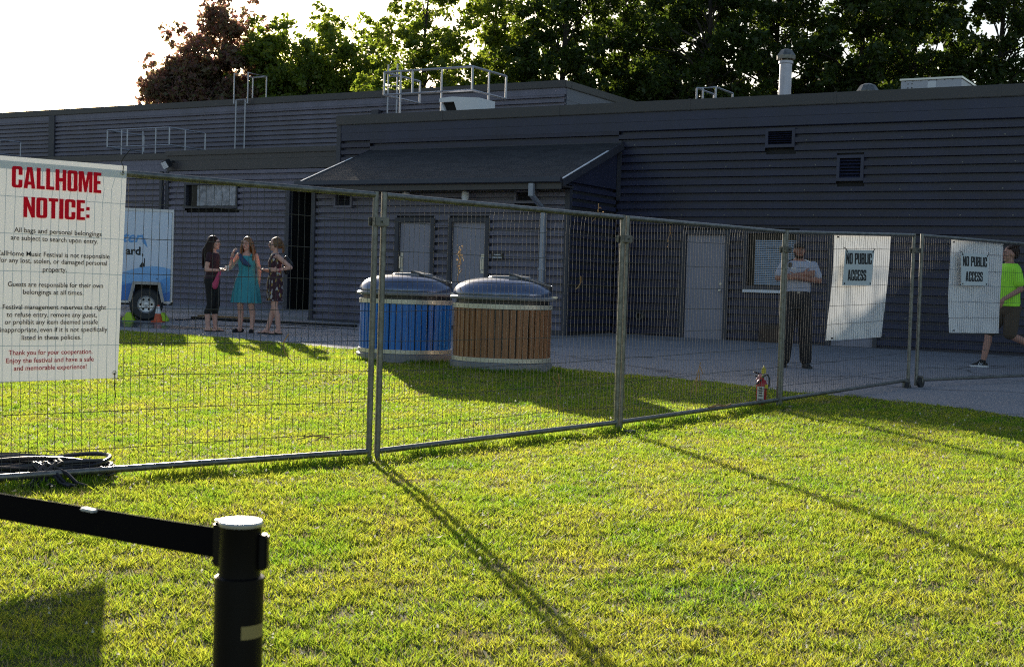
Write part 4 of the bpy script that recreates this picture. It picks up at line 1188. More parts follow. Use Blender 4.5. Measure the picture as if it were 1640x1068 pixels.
# belt to the next post, which stands outside the frame
L = 2.1
mb = MB(); n = 40; vs = []
for i in range(n + 1):
    s_ = .045 + (L - .09) * i / n; sag = -.018 * math.sin(PI * i / n)
    tw = .0015 * math.sin(i * .7)
    for y_ in (-.0009, .0009):
        vs += [(s_, y_ + tw, ht - .064 + sag), (s_, y_ + tw, ht - .018 + sag)]
fs = []
for i in range(n):
    a = 4 * i; b = a + 4
    fs += [(a, b, b + 1, a + 1), (a + 2, a + 3, b + 3, b + 2), (a + 1, b + 1, b + 3, a + 3), (a, a + 2, b + 2, b)]
mb.add(vs, fs)
bl = mb.build('barrier_belt', M['belt'], None, False, (sx, sy, zs)); bl.rotation_euler = (0, 0, ba)
tag(bl, 'black retractable barrier belt stretched left from the stanchion head', 'belt')
mb = MB(); mb.bbox(.345, .378, -.004, .010, ht - .032, ht - .0268, .0015); mb.build('belt_sunlit_tag', M['label_paper'], bl)  # pale tag added to stand for a sunlit patch on the belt

# ================================================================== TRAILER
tx, ty = -7.05, 27.72
tr = R(180 + 14)          # local +x runs from the visible end towards the hidden end
t = thing('cargo_trailer', 'white cargo trailer with blue wave graphics, mostly hidden behind the notice banner', 'trailer', (tx, ty, gz(ty)), tr)
# local x along the side (0 = visible end), local -y?  camera side is +y after the half turn
TL_, TW, zb, zt = 3.7, 1.85, .385, 2.28
mb = MB()
mb.bbox(0, TL_, -TW, 0, zb, zt, .03); mb.build('body', M['t_white'], t)
mb = MB(); mb.box(-.012, .03, -TW, .012, zt - .04, zt + .012); mb.box(0.03, TL_, -.02, .010, zt - .045, zt + .01); mb.box(-.012, .02, -.03, .012, zb, zt - .04); mb.box(0.02, TL_, -.03, .010, zb - .03, zb + .02); mb.build('edge_trim', mat('trailer_edge', (.45, .46, .52), .35, .6), t)
def wave(y, fn_lo, fn_hi, m_, nm, x1=TL_ - .02):
    mb = MB(); n = 60; vs = []
    for i in range(n + 1):
        x = .035 + (x1 - .035) * i / n
        vs += [(x, y, max(zb + .025, fn_lo(x))), (x, y, max(zb + .03, fn_hi(x)))]
    mb.add(vs, [(2 * i, 2 * i + 1, 2 * i + 3, 2 * i + 2) for i in range(n)]); mb.build(nm, m_, t)
wave(.0040, lambda x: 0, lambda x: 1.02 + .10 * math.sin(x * 3.2 + .4), M['t_light'], 'wave_graphic')
wave(.0065, lambda x: 0, lambda x: .80 + .13 * math.sin(x * 4.4 + 1.9), M['t_blue2'], 'wave_graphic')
wave(.0090, lambda x: 0, lambda x: .66 + .10 * math.sin(x * 5.6 + 3.4), M['t_blue'], 'wave_graphic')
exx, o_ = Vector((-1, 0, 0)), Vector((0, .0045, 0))
mb = MB(); put_text(mb, 'ard', o_, exx, Vector((0, 0, 1)), -.93, 1.345, -.635, 1.345, .16, .03); mb.build('lettering', M['ink'], t)
mb = MB(); put_text(mb, ',', o_, exx, Vector((0, 0, 1)), -.61, 1.34, -.58, 1.34, .16, .02); mb.build('lettering_mark', M['ink'], t)
mb = MB(); put_text(mb, 'ter', o_, exx, Vector((0, 0, 1)), -.98, 1.60, -.60, 1.60, .22, .02, 0, .35); mb.prism([(.60, 1.60), (.50, 1.50), (.54, 1.63), (.62, 1.78)], .0045, .0052); mb.build('script_lettering', M['t_blue2'], t)
mb = MB(); 
mb.poly([fil([(-.66, 1.10, .02), (-.58, 1.08, .02), (-.55, 1.16, .02), (-.60, 1.20, .02)])], o_, exx, Vector((0, 0, 1))); mb.box(.548, .565, .0045, .0055, 1.10, 1.28); mb.build('bird_mark', M['ink'], t)
mb = MB(); mb.lathe([(.012, 0), (.012, .012)], 10, 0, (.30, 0, .86), 'y'); mb.build('rivet', M['black'], t)
mb = MB(); mb.bbox(.20, .30, -.01, .014, zb + .05, zb + .09, .004); mb.build('marker_light', M['redlamp'], t)
# wheel and fender
wx = .50 + .0
mb = MB()
mb.prism([(wx - .30, .38), (wx - .36, .40), (wx - .27, .80), (wx + .27, .80), (wx + .36, .40), (wx + .30, .38), (wx + .22, .74), (wx - .22, .74)], .006, .24)
mb.build('fender', mat('fender_metal', (.30, .29, .30), .4, .6), t)
mb = MB(); mb.prism([(wx - .28, .36), (wx - .215, .735), (wx + .215, .735), (wx + .28, .36)], .004, .02); mb.build('wheel_well', M['void'], t)
mb = MB(); mb.lathe([(.19, -.085), (.29, -.09), (.325, -.06), (.335, -.03), (.335, .03), (.325, .06), (.29, .09), (.19, .085)], 40, 0, (wx, .125, .335), 'y', False); wh = mb.build('wheel', M['rubber'], t, True)
mb = MB(); mb.lathe([(.19, -.06), (.19, .05), (.175, .06), (.15, .03), (.06, .02), (.05, .05), (.0, .055)], 32, 0, (wx, .125, .335), 'y', False); mb.build('rim', mat('wheel_rim', (.52, .52, .54), .35, .6), wh, True)
mb = MB()
for i in range(6):
    a = i * PI / 3; mb.lathe([(.024, .0), (.024, .004)], 12, 0, (wx + .11 * math.cos(a), .153, .335 + .11 * math.sin(a)), 'y')
mb.build('rim_hole', M['void'], wh)
mb = MB(); mb.bbox(-.02, .06, -TW + .1, -.1, .32, .40, .01); mb.box(0.1, TL_ + .9, -TW * .5 - .05, -TW * .5 + .05, .30, .38); mb.build('chassis', M['black'], t)
for dx, lab in ((.30, 'lime wheel chock right of the trailer wheel, next to the cone'), (-.30, 'lime wheel chock left of the trailer wheel')):
    q = Matrix.Rotation(tr, 4, 'Z'); c = Vector((tx, ty, 0)) + q @ Vector((wx - dx * 1.12, .14, 0))
    mb = MB(); s_ = 1 if dx > 0 else -1
    mb.prism([(-.13 * s_, 0), (.11 * s_, 0), (.11 * s_, .035), (.02 * s_, .17), (-.05 * s_, .17)][::s_], -.09, .09)
    mb.box(-.03, .03, -.094, .094, .06, .075)
    ch = mb.build('wheel_chock', M['lime'], None, False, (c.x, c.y, gz(c.y) + .006)); tag(ch, lab, 'wheel chock', 'lime wheel chocks')
t = thing('traffic_cone', 'small orange traffic cone with white collar beside the trailer wheel', 'cone', (-7.13, 27.0, gz(27.0) + .006))
mb = MB(); mb.bbox(-.12, .12, -.12, .12, 0, .025, .008); mb.lathe([(.088, .024), (.026, .34), (.022, .345), (.018, .34)], 24); mb.build('cone_body', M['orange'], t, True)
mb = MB(); mb.lathe([(.061, .173), (.0615, .174), (.0325, .318), (.032, .319)], 24); mb.build('collar', M['white'], t, True)
# cables and boards on the ground by the walk
mb = MB()
pts = [(-7.0, 27.9), (-6.7, 28.5), (-6.2, 28.9), (-5.5, 28.6), (-4.8, 28.2), (-4.0, 27.9), (-3.9, 28.3)]
mb.tube([(x, y, gz(y) + .022) for x, y in pts], .014, 6)
tag(mb.build('ground_cable', M['cable'], None, True), 'thin black cable snaking along the pavement from the trailer', 'cable')
a = Vector((-6.9, 29.0, gz(29) + .006)); t_ = MB(); q = Matrix.Translation(a) @ Matrix.Rotation(ANG, 4, 'Z')
t_.bbox(0, 4.4, -.10, .10, 0, .05, .02, 0, q); rp = t_.build('cable_ramp', M['rubber'], None); tag(rp, 'long low black cable ramp along the concrete walk behind the women', 'cable ramp')
t_ = MB(); q = Matrix.Translation(a + Vector((.1, .08, .052))) @ Matrix.Rotation(ANG, 4, 'Z'); t_.bbox(0, 1.5, -.05, .12, 0, .03, .008, 0, q); tag(t_.build('wooden_board', M['flap'], None), 'flat tan board lying on the black cable ramp', 'board')

# ================================================================== PEOPLE
class Soft(MB):
    """overlapping soft volumes that are fused into one continuous skin"""
    def cap(s, p0, p1, r0, r1, n=12):
        p0, p1 = Vector(p0), Vector(p1); d = p1 - p0; L = d.length
        if L < 1e-5: return s.ell(p0, (r0, r0, r0))
        d /= L; u = d.cross(Vector((0, 0, 1)))
        if u.length < 1e-3: u = d.cross(Vector((1, 0, 0)))
        u.normalize(); w = d.cross(u)
        prof = [(r0 * math.cos(a), -r0 * math.sin(a)) for a in (1.4, 1.0, .5, 0)] + [(r1 * math.cos(a), L + r1 * math.sin(a)) for a in (0, .5, 1.0, 1.4)]
        vs = [p0 + d * z + (u * math.cos(2 * PI * j / n) + w * math.sin(2 * PI * j / n)) * r for r, z in prof for j in range(n)]
        fs = [(i * n + j, i * n + (j + 1) % n, (i + 1) * n + (j + 1) % n, (i + 1) * n + j) for i in range(len(prof) - 1) for j in range(n)]
        fs += [tuple(range(n - 1, -1, -1)), tuple((len(prof) - 1) * n + j for j in range(n))]
        s.add(vs, fs)
    def chain(s, pts, rs):
        for i in range(len(pts) - 1): s.cap(pts[i], pts[i + 1], rs[i], rs[i + 1])
    def ell(s, c, r, mtx=None, n=16):
        c = Vector(c); vs = []; m_ = 9
        for i in range(m_):
            a = -PI / 2 + .12 + (PI - .24) * i / (m_ - 1)
            for j in range(n):
                v = Vector((r[0] * math.cos(a) * math.cos(2 * PI * j / n), r[1] * math.cos(a) * math.sin(2 * PI * j / n), r[2] * math.sin(a)))
                vs.append(c + (mtx @ v if mtx else v))
        fs = [(i * n + j, i * n + (j + 1) % n, (i + 1) * n + (j + 1) % n, (i + 1) * n + j) for i in range(m_ - 1) for j in range(n)]
        fs += [tuple(range(n - 1, -1, -1)), tuple((m_ - 1) * n + j for j in range(n))]
        s.add(vs, fs)
    def loft(s, rings, n=28, fold=0, k=9, ph=0):
        """rings (z, cx, cy, rx, ry)"""
        vs = []
        for q, (z, cx, cy, rx, ry) in enumerate(rings):
            f = fold * (q / max(1, len(rings) - 1)) ** 2
            for j in range(n):
                a = 2 * PI * j / n; m_ = 1 + f * math.sin(k * a + ph)
                ca, sa = math.cos(a), math.sin(a)
                e = .86
                vs.append((cx + rx * m_ * math.copysign(abs(ca) ** e, ca), cy + ry * m_ * math.copysign(abs(sa) ** e, sa), z))
        fs = [(i * n + j, i * n + (j + 1) % n, (i + 1) * n + (j + 1) % n, (i + 1) * n + j) for i in range(len(rings) - 1) for j in range(n)]
        fs += [tuple(range(n - 1, -1, -1)), tuple((len(rings) - 1) * n + j for j in range(n))]
        s.add(vs, fs)
    def fuse(s, name, material, parent, voxel=.007, smooth=4):
        me = bpy.data.meshes.new(name)
        me.from_pydata(s.v, [], s.f)
        bm = bmesh.new(); bm.from_mesh(me); bmesh.ops.recalc_face_normals(bm, faces=bm.faces); bm.to_mesh(me); bm.free()
        o = bpy.data.objects.new(name, me); COL.objects.link(o)
        r = o.modifiers.new('r', 'REMESH'); r.mode = 'VOXEL'; r.voxel_size = voxel
        q = o.modifiers.new('s', 'SMOOTH'); q.iterations = smooth; q.factor = .5
        dg = bpy.context.evaluated_depsgraph_get()
        m2 = bpy.data.meshes.new_from_object(o.evaluated_get(dg))
        o.modifiers.clear(); o.data = m2; bpy.data.meshes.remove(me); m2.name = name
        m2.materials.clear(); m2.materials.append(material)
        m2.polygons.foreach_set('use_smooth', [True] * len(m2.polygons))
        if parent: o.parent = parent
        return o

def hand(S, w, d, palm, thumb, curl=.35, k=1.0):
    """palm and five bent fingers; d points along the hand, palm is the direction the palm faces, thumb the thumb's side"""
    w, d = Vector(w), Vector(d).normalized()
    palm = Vector(palm); palm = (palm - d * palm.dot(d)).normalized()
    th = Vector(thumb); th = (th - d * th.dot(d) - palm * th.dot(palm)).normalized()
    mtx = Matrix((th, palm, d)).transposed()
    S.ell(w + d * .048 * k, (.040 * k, .017 * k, .056 * k), mtx)
    S.cap(w - d * .02, w + d * .03, .025 * k, .028 * k)
    for i, (off, ln) in enumerate(((.030, .92), (.010, 1.0), (-.011, .95), (-.030, .76))):
        p = w + d * .088 * k + th * off * k; a = curl * (.8 + .15 * i)
        for j, seg in enumerate((.042, .027, .021)):
            dr = (d * math.cos(a) + palm * math.sin(a) + th * off * 1.2).normalized()
            q = p + dr * seg * ln * k
            S.cap(p, q, (.0092 - .0009 * j) * k, (.0086 - .0010 * j) * k, 8); p = q; a += curl * 1.1
    p = w + d * .028 * k + th * .034 * k; dr = (d * .75 + th * .65 + palm * .25).normalized()
    q = p + dr * .040 * k; S.cap(p, q, .0115 * k, .0100 * k, 8)
    dr2 = (d * .95 + th * .12 + palm * .3).normalized(); S.cap(q, q + dr2 * .030 * k, .0098 * k, .0080 * k, 8)

def head_parts(S, c, yaw, s=1.0, male=False):
    """skull, jaw, nose, brow, lips, ears around centre c; yaw about z, face towards local -Y"""
    q = Matrix.Rotation(yaw, 3, 'Z'); c = Vector(c)
    P = lambda x, y, z: c + q @ Vector((x * s, y * s, z * s))
    S.ell(P(0, .012, .020), (.072 * s, .094 * s, .094 * s), q)
    S.ell(P(0, -.018, -.045), (.057 * s, .066 * s, .066 * s), q)
    S.ell(P(0, -.060, -.092), (.030 * s if male else .024 * s, .022 * s, .020 * s), q)
    S.cap(P(0, -.082, .018), P(0, -.106, -.020), .009 * s, .0125 * s); S.ell(P(0, -.098, -.027), (.016 * s, .010 * s, .009 * s), q)
    S.cap(P(-.034, -.074, .030), P(.034, -.074, .030), .011 * s, .011 * s)
    S.ell(P(0, -.084, -.056), (.022 * s, .009 * s, .009 * s), q)
    for x in (-1, 1):
        S.ell(P(.074 * x, .010, -.008), (.010 * s, .020 * s, .030 * s), q)
        S.ell(P(.042 * x, -.058, -.018), (.022 * s, .024 * s, .022 * s), q)
def face_parts(par, c, yaw, s=1.0, hair=None, lip=None):
    q = Matrix.Rotation(yaw, 3, 'Z'); c = Vector(c)
    P = lambda x, y, z: c + q @ Vector((x * s, y * s, z * s))
    for x in (-1, 1):
        S = Soft(); S.ell(P(.029 * x, -.078, .008), (.0125 * s, .008 * s, .0075 * s), q, 12); e = S.build('eye', M['eye'], par, True)
        S = Soft(); S.ell(P(.029 * x, -.0845, .008), (.0058 * s, .003 * s, .0058 * s), q, 10); S.build('iris', M['ink'], e, True)
        S = Soft(); S.cap(P(.014 * x, -.087, .030), P(.047 * x, -.078, .033), .0045 * s, .0035 * s, 8); S.build('eyebrow', hair or M['hair_dark'], par, True)
    S = Soft(); S.ell(P(0, -.0905, -.053), (.021 * s, .006 * s, .0045 * s), q, 12); S.ell(P(0, -.0905, -.061), (.018 * s, .006 * s, .005 * s), q, 12); S.build('lips', lip or M['lip'], par, True)

def torso(S, k=1.0, male=False, lean=(0, 0), inf=0.0, z0=.0, z1=9.0):
    if male: R_ = [(.80, .145, .105), (.88, .170, .120), (.96, .165, .118), (1.06, .160, .112), (1.16, .165, .113), (1.26, .178, .118), (1.34, .185, .112), (1.40, .165, .092), (1.435, .10, .072), (1.46, .062, .060)]
    else: R_ = [(.80, .140, .100), (.86, .172, .118), (.93, .170, .118), (1.00, .145, .104), (1.07, .128, .094), (1.14, .133, .100), (1.22, .145, .114), (1.29, .150, .106), (1.36, .148, .086), (1.395, .105, .070), (1.43, .050, .050)]
    out = []
    for z, rx, ry in R_:
        if z < z0 - 1e-6 or z > z1 + 1e-6: continue
        t = (z - .85) / .6
        out.append((z * k, lean[0] * t, lean[1] * t, (rx + inf) * k, (ry + inf) * k))
    S.loft(out)
def foot(S, a, d, k=1.0, rise=0.0):
    """a = ankle joint, d = horizontal toe direction"""
    a, d = Vector(a), Vector(d).normalized(); sd = Vector((-d.y, d.x, 0)); dn = Vector((0, 0, -1))
    h = a.z - rise
    S.cap(a - d * .035 * k + dn * (h - .032), a + d * .08 * k + dn * (h - .030), .030 * k, .032 * k)
    S.cap(a + d * .08 * k + dn * (h - .026), a + d * .145 * k + dn * (h - .018), .033 * k, .020 * k)
    S.cap(a + dn * .01, a + d * .07 * k + dn * (h - .04), .036 * k, .030 * k)
def sole(mb, a, d, z, k=1.0, w=.045, th=.018, L0=-.075, L1=.175):
    a, d = Vector(a), Vector(d).normalized(); sd = Vector((-d.y, d.x, 0)); n = 20; vs = []
    for zz in (z, z + th):
        for i in range(n):
            t = 2 * PI * i / n; x = (L0 + L1) / 2 + (L1 - L0) / 2 * math.cos(t); y = w * math.sin(t) * (1 + .15 * math.cos(t))
            p = a + d * x * k + sd * y * k; vs.append((p.x, p.y, zz))
    mb.add(vs, [tuple(range(n - 1, -1, -1)), tuple(range(n, 2 * n))] + [(i, (i + 1) % n, n + (i + 1) % n, n + i) for i in range(n)])
def person(label, x, y, yaw, group=None): return thing('person', label, 'person', (x, y, gz(y) + .006), yaw, group)
def strands(S, pts0, pts1, r0, r1, n, jit, rnd, mid=None):
    for i in range(n):
        t = i / (n - 1)
        a = Vector(pts0[0]).lerp(Vector(pts0[1]), t); b = Vector(pts1[0]).lerp(Vector(pts1[1]), t)
        j = Vector((rnd.gauss(0, jit), rnd.gauss(0, jit), rnd.gauss(0, jit * 2)))
        m_ = a.lerp(b, .5) + (Vector(mid) if mid else Vector()) + j * .5
        S.chain([a, m_, b + j], [r0, (r0 + r1) * .55, r1])
rnd = random.Random(11)

# ---- woman with long dark hair, profile to the right
p = person('woman in burgundy top and black capri trousers, long dark hair, holding a white cup', -5.36, 23.9, R(80), 'women talking by the walk')
k = 1.0
hc = (0, -.03, 1.565)
legs = [((-.085, .0, .86), (-.090, -.02, .48), (-.085, .03, .085)), ((.085, 0, .86), (.085, -.05, .48), (.09, -.035, .085))]
S = Soft(); torso(S)
for h_, kn, an in legs:
    S.chain([h_, kn], [.088, .058]); S.chain([kn, (an[0], an[1] + .012, .34), an], [.056, .054, .036]); foot(S, an, (.1 * (1 if an[0] > 0 else -1), -1, 0))
S.cap((0, .0, 1.40), (0, -.015, 1.49), .050, .047); head_parts(S, hc, 0)
arms = [((-.165, 0, 1.355), (-.195, .035, 1.09), (-.13, -.19, 1.085)), ((.165, 0, 1.355), (.19, .02, 1.10), (.07, -.19, 1.10))]
for s_, e_, w_ in arms: S.chain([s_, e_], [.046, .038]); S.chain([e_, w_], [.038, .025])
hand(S, arms[0][2], (.25, -1, .05), (0, 0, 1), (-1, 0, .3), .35); hand(S, arms[1][2], (-.6, -1, 0.1), (-.3, .1, 1), (0, -1, .6), .45)
S.fuse('body', M['skin'], p, .0065)
face_parts(p, hc, 0)
S = Soft(); torso(S, inf=.012, z0=.93, z1=1.40)
for s_, e_, w_ in arms: S.chain([s_, Vector(s_).lerp(Vector(e_), .38)], [.056, .052])
S.fuse('top', M['burgundy'], p, .009)
S = Soft(); torso(S, inf=.010, z0=.80, z1=1.00)
for h_, kn, an in legs: S.chain([h_, kn], [.099, .070]); S.chain([kn, (an[0], an[1] + .012, .34)], [.068, .063])
S.fuse('trousers', M['black_cloth'], p, .009)
S = Soft(); S.ell((0, .008, 1.605), (.088, .108, .100)); S.ell((0, .055, 1.53), (.082, .07, .10))
strands(S, ((-.07, .03, 1.62), (.07, .03, 1.62)), ((-.12, .13, 1.16), (.10, .15, 1.14)), .034, .014, 12, .014, rnd, (0, .05, .03))
strands(S, ((-.075, -.03, 1.61), (-.07, .05, 1.60)), ((-.115, -.03, 1.27), (-.13, .08, 1.20)), .024, .012, 6, .01, rnd, (-.02, .01, 0))
S.fuse('hair', M['hair_dark'], p, .007, 2)
for an, sd in ((legs[0][2], -1), (legs[1][2], 1)):
    mb = MB(); sole(mb, an, (.1 * sd, -1, 0), .0, 1, .042, .016); sn = mb.build('sandal', M['black_cloth'], p)
    mb = MB(); c = Vector(an) + Vector((.008 * sd, -.085, 0)); mb.tube([c + Vector((-.042, 0, -.065)), c + Vector((-.02, 0, -.026)), c + Vector((.02, 0, -.026)), c + Vector((.042, 0, -.065))], .008, 6); mb.build('strap', M['gold'], sn)
def put(par, v): return Matrix.Translation(par.location) @ Matrix.Rotation(par.rotation_euler.z, 4, 'Z') @ Vector(v)
c = put(p, (-.07, -.30, 1.085))
mb = MB(); mb.lathe([(.028, 0), (.040, .085), (.043, .088), (.043, .094), (.038, .094), (.036, .080)], 20, cap=False); mb.lathe([(.028, 0), (.0, .001)], 20, cap=False); mb.lathe([(.037, .082), (0, .082)], 20, cap=False)
o = mb.build('paper_cup', M['white'], None, True, c); tag(o, 'white paper cup in the hands of the dark-haired woman', 'cup')
S = Soft(); S.chain([(-.16, -.20, 1.05), (-.175, -.17, .95), (-.185, -.13, .80)], [.028, .042, .050]); S.chain([(-.15, -.19, 1.02), (-.165, -.10, .84)], [.026, .036])
o = S.fuse('cloth_bag', M['pink'], None, .008); o.matrix_world = Matrix.Translation(p.location) @ Matrix.Rotation(p.rotation_euler.z, 4, 'Z'); tag(o, 'deep pink cloth bag hanging from the wrist of the dark-haired woman', 'bag')

# ---- woman in the teal dress, facing the camera
p = person('woman in a teal flared dress with long light-brown hair, raising one hand', -4.75, 23.9, R(-8), 'women talking by the walk')
hc = (0, -.02, 1.570); hy = R(-14)
legs = [((-.085, 0, .86), (-.100, -.02, .48), (-.105, .02, .085)), ((.085, 0, .86), (.105, -.015, .48), (.115, .02, .085))]
S = Soft(); torso(S)
for h_, kn, an in legs:
    sg = 1 if an[0] > 0 else -1
    S.chain([h_, kn], [.090, .058]); S.chain([kn, (an[0], an[1] + .012, .34), an], [.055, .054, .036]); foot(S, an, (-.55 if sg < 0 else .15, -1, 0))
S.cap((0, .0, 1.40), (0, -.01, 1.49), .050, .047); head_parts(S, hc, hy)
ra = ((-.165, 0, 1.36), (-.285, -.06, 1.135), (-.215, -.17, 1.345)); la = ((.165, 0, 1.36), (.215, .05, 1.095), (.19, .10, .865))
for s_, e_, w_ in (ra, la): S.chain([s_, e_], [.046, .038]); S.chain([e_, w_], [.038, .025])
hand(S, ra[2], (.25, -.15, 1), (1, .3, 0), (.2, 1, .2), .45); hand(S, la[2], (-.1, .3, -1), (-1, .2, 0), (0, -1, 0), .3)
S.fuse('body', M['skin'], p, .0065)
face_parts(p, hc, hy, hair=M['hair_honey'])
S = Soft(); S.loft([(1.375, 0, -.002, .120, .074), (1.34, 0, -.004, .140, .096), (1.29, 0, -.004, .150, .112), (1.22, 0, -.006, .155, .126), (1.14, 0, 0, .145, .112), (1.08, 0, 0, .140, .106), (1.0, 0, 0, .168, .128), (.90, 0, 0, .200, .152), (.76, 0, 0, .232, .172), (.62, 0, 0, .252, .185), (.53, 0, 0, .262, .19)][::-1][::-1], 96, .075, 10, .6)
dr = S.build('dress', M['teal'], p, True)
S = Soft(); S.cap((-.115, .01, 1.415), (-.10, -.09, 1.36), .020, .022); S.cap((.115, .01, 1.415), (.10, -.09, 1.36), .020, .022); S.cap((-.115, .01, 1.415), (-.10, .08, 1.34), .02, .022); S.cap((.115, .01, 1.415), (.10, .08, 1.34), .02, .022)
S.fuse('dress_strap', M['teal'], p, .008)
S = Soft(); S.ell((0, .010, 1.612), (.086, .106, .096)); S.ell((0, .05, 1.53), (.08, .066, .10))
strands(S, ((-.078, -.03, 1.61), (-.07, .05, 1.60)), ((-.105, -.085, 1.30), (-.11, .06, 1.26)), .024, .014, 7, .012, rnd, (-.018, 0, 0))
strands(S, ((.078, -.03, 1.61), (.07, .05, 1.60)), ((.120, -.085, 1.27), (.13, .06, 1.22)), .026, .015, 8, .012, rnd, (.022, 0, 0))
strands(S, ((-.06, .07, 1.60), (.06, .07, 1.60)), ((-.09, .11, 1.28), (.10, .11, 1.26)), .032, .016, 7, .012, rnd, (0, .02, 0))
S.fuse('hair', M['hair_blond'], p, .007, 2)
for an, dd in ((legs[0][2], (-.55, -1, 0)), (legs[1][2], (.15, -1, 0))):
    mb = MB(); sole(mb, an, dd, 0, 1, .044, .014); sn = mb.build('shoe', M['black_cloth'], p)
    S = Soft(); d_ = Vector(dd).normalized(); a_ = Vector(an); S.cap(a_ + d_ * .10 + Vector((0, 0, -.055)), a_ + d_ * .155 + Vector((0, 0, -.065)), .040, .026); S.cap(a_ - d_ * .045 + Vector((0, 0, -.05)), a_ - d_ * .02 + Vector((0, 0, -.06)), .036, .034); S.build('upper', M['black_cloth'], sn, True)
S = Soft(); S.chain([(-.105, -.085, 1.375), (-.05, -.135, 1.30), (.03, -.155, 1.225), (.10, -.135, 1.185)], [.030, .042, .045, .022]); S.chain([(-.09, -.095, 1.34), (.0, -.150, 1.235), (.09, -.14, 1.20)], [.03, .04, .02])
S.fuse('scarf', M['scarf'], p, .008)
mb = MB(); w_ = Vector(ra[2]); mb.lathe([(.026, -.012), (.0285, -.010), (.0285, .010), (.026, .012)], 16, 0, (w_.x - .01, w_.y + .01, w_.z - .035)); mb.build('wristband', M['pink'], p)

# ---- woman in the patterned dress, turned to the left
p = person('woman in a short dark patterned dress with tied-back hair, one hand at her waist', -4.19, 23.6, R(-72), 'women talking by the walk')
hc = (0, -.025, 1.575)
legs = [((-.085, 0, .86), (-.090, .01, .48), (-.085, -.10, .085)), ((.085, 0, .86), (.085, -.01, .48), (.09, .07, .085))]
S = Soft(); torso(S)
for h_, kn, an in legs:
    S.chain([h_, kn], [.086, .056]); S.chain([kn, (an[0], (an[1] + kn[1]) / 2 + .012, .32), an], [.054, .053, .036]); foot(S, an, (.1 * (1 if an[0] > 0 else -1), -1, 0))
S.cap((0, .0, 1.40), (0, -.012, 1.50), .048, .045); head_parts(S, hc, 0)
la = ((.165, .01, 1.365), (.205, .235, 1.175), (.165, .02, 1.125)); ra = ((-.165, 0, 1.36), (-.20, .02, 1.10), (-.13, -.17, 1.12))
for s_, e_, w_ in (la, ra): S.chain([s_, e_], [.045, .038]); S.chain([e_, w_], [.037, .025])
hand(S, la[2], (-.35, -1, .05), (-1, .3, 0), (0, .1, 1), .5); hand(S, ra[2], (.5, -1, .1), (.3, 0, 1), (-.3, -.4, .8), .4)
S.fuse('body', M['skin'], p, .0065)
face_parts(p, hc, 0, hair=M['hair_honey'])
S = Soft(); S.loft([(1.415, 0, 0, .085, .062), (1.38, 0, 0, .130, .082), (1.33, 0, -.002, .152, .102), (1.26, 0, -.008, .160, .122), (1.18, 0, -.004, .152, .116), (1.08, 0, 0, .142, .106), (1.0, 0, 0, .160, .122), (.90, 0, 0, .186, .140), (.78, 0, 0, .192, .142), (.66, 0, 0, .186, .138), (.585, 0, 0, .186, .138)], 72, .045, 8, 1.1)
S.build('dress', M['pattern'], p, True)
S = Soft(); S.ell((0, .016, 1.615), (.084, .102, .092)); S.ell((0, .07, 1.56), (.06, .05, .06)); strands(S, ((-.02, .10, 1.60), (.02, .10, 1.60)), ((-.03, .135, 1.46), (.03, .13, 1.45)), .028, .016, 5, .01, rnd, (0, .02, 0)); strands(S, ((.07, -.05, 1.63), (.076, .0, 1.61)), ((.078, -.03, 1.53), (.078, .03, 1.54)), .016, .009, 4, .006, rnd)
S.fuse('hair', M['hair_honey'], p, .007, 2)
for an, sd in ((legs[0][2], -1), (legs[1][2], 1)):
    mb = MB(); sole(mb, an, (.1 * sd, -1, 0), 0, 1, .045, .018); sn = mb.build('sandal', M['black_cloth'], p)
    mb = MB(); c = Vector(an) + Vector((.008 * sd, -.07, 0)); mb.tube([c + Vector((-.044, .03, -.066)), c + Vector((0, -.04, -.030)), c + Vector((.044, .03, -.066))], .006, 6); mb.build('strap', M['black_cloth'], sn)
w_ = Vector(la[2]); mb = MB(); mb.tube([w_ + Vector((.0, .028, .0)) + Vector((.031 * math.cos(t * PI / 6), .006 * math.cos(t * PI / 6), .031 * math.sin(t * PI / 6))) for t in range(12)], .010, 6, closed=True); mb.build('wristband', M['pink'], p, True)
S = Soft(); S.chain([(.06, .19, 1.10), (.06, .22, 1.22), (.05, .18, 1.33)], [.05, .085, .05]); o = S.fuse('shoulder_bag', M['black'], None, .009); o.matrix_world = Matrix.Translation(p.location) @ Matrix.Rotation(p.rotation_euler.z, 4, 'Z'); tag(o, 'black bag on the back of the woman in the patterned dress', 'bag')

# ---- guard with folded arms
k = 1.055
p = person('guard in a grey-blue short-sleeved shirt and dark trousers, arms folded, dark cap', 4.04, 19.1, R(-6))
hc = (0, -.02, 1.66); hy = R(6)
legs = [((-.095, 0, .90), (-.125, -.02, .50), (-.15, .01, .09)), ((.095, 0, .90), (.125, -.02, .50), (.15, .01, .09))]
S = Soft(); torso(S, k, True)
for h_, kn, an in legs: S.chain([h_, kn], [.095, .064]); S.chain([kn, (an[0], .02, .36), an], [.062, .060, .042])
S.cap((0, .0, 1.47), (0, -.012, 1.58), .062, .060); head_parts(S, hc, hy, 1.04, True)
ra = ((-.205, 0, 1.45), (-.285, -.05, 1.265), (.045, -.185, 1.325)); la = ((.205, 0, 1.45), (.285, -.05, 1.245), (-.055, -.235, 1.275))
for s_, e_, w_ in (ra, la): S.chain([s_, e_], [.058, .048]); S.chain([e_, w_], [.047, .032])
hand(S, ra[2], (1, -.05, .12), (0, 1, 0), (0, 0, 1), .30, 1.08); hand(S, la[2], (-1, .12, .05), (0, 1, 0), (0, 0, 1), .45, 1.08)
S.fuse('body', M['skin_deep'], p, .0065)
face_parts(p, hc, hy, 1.04)
S = Soft(); torso(S, k, True, inf=.012, z0=.96, z1=1.436)
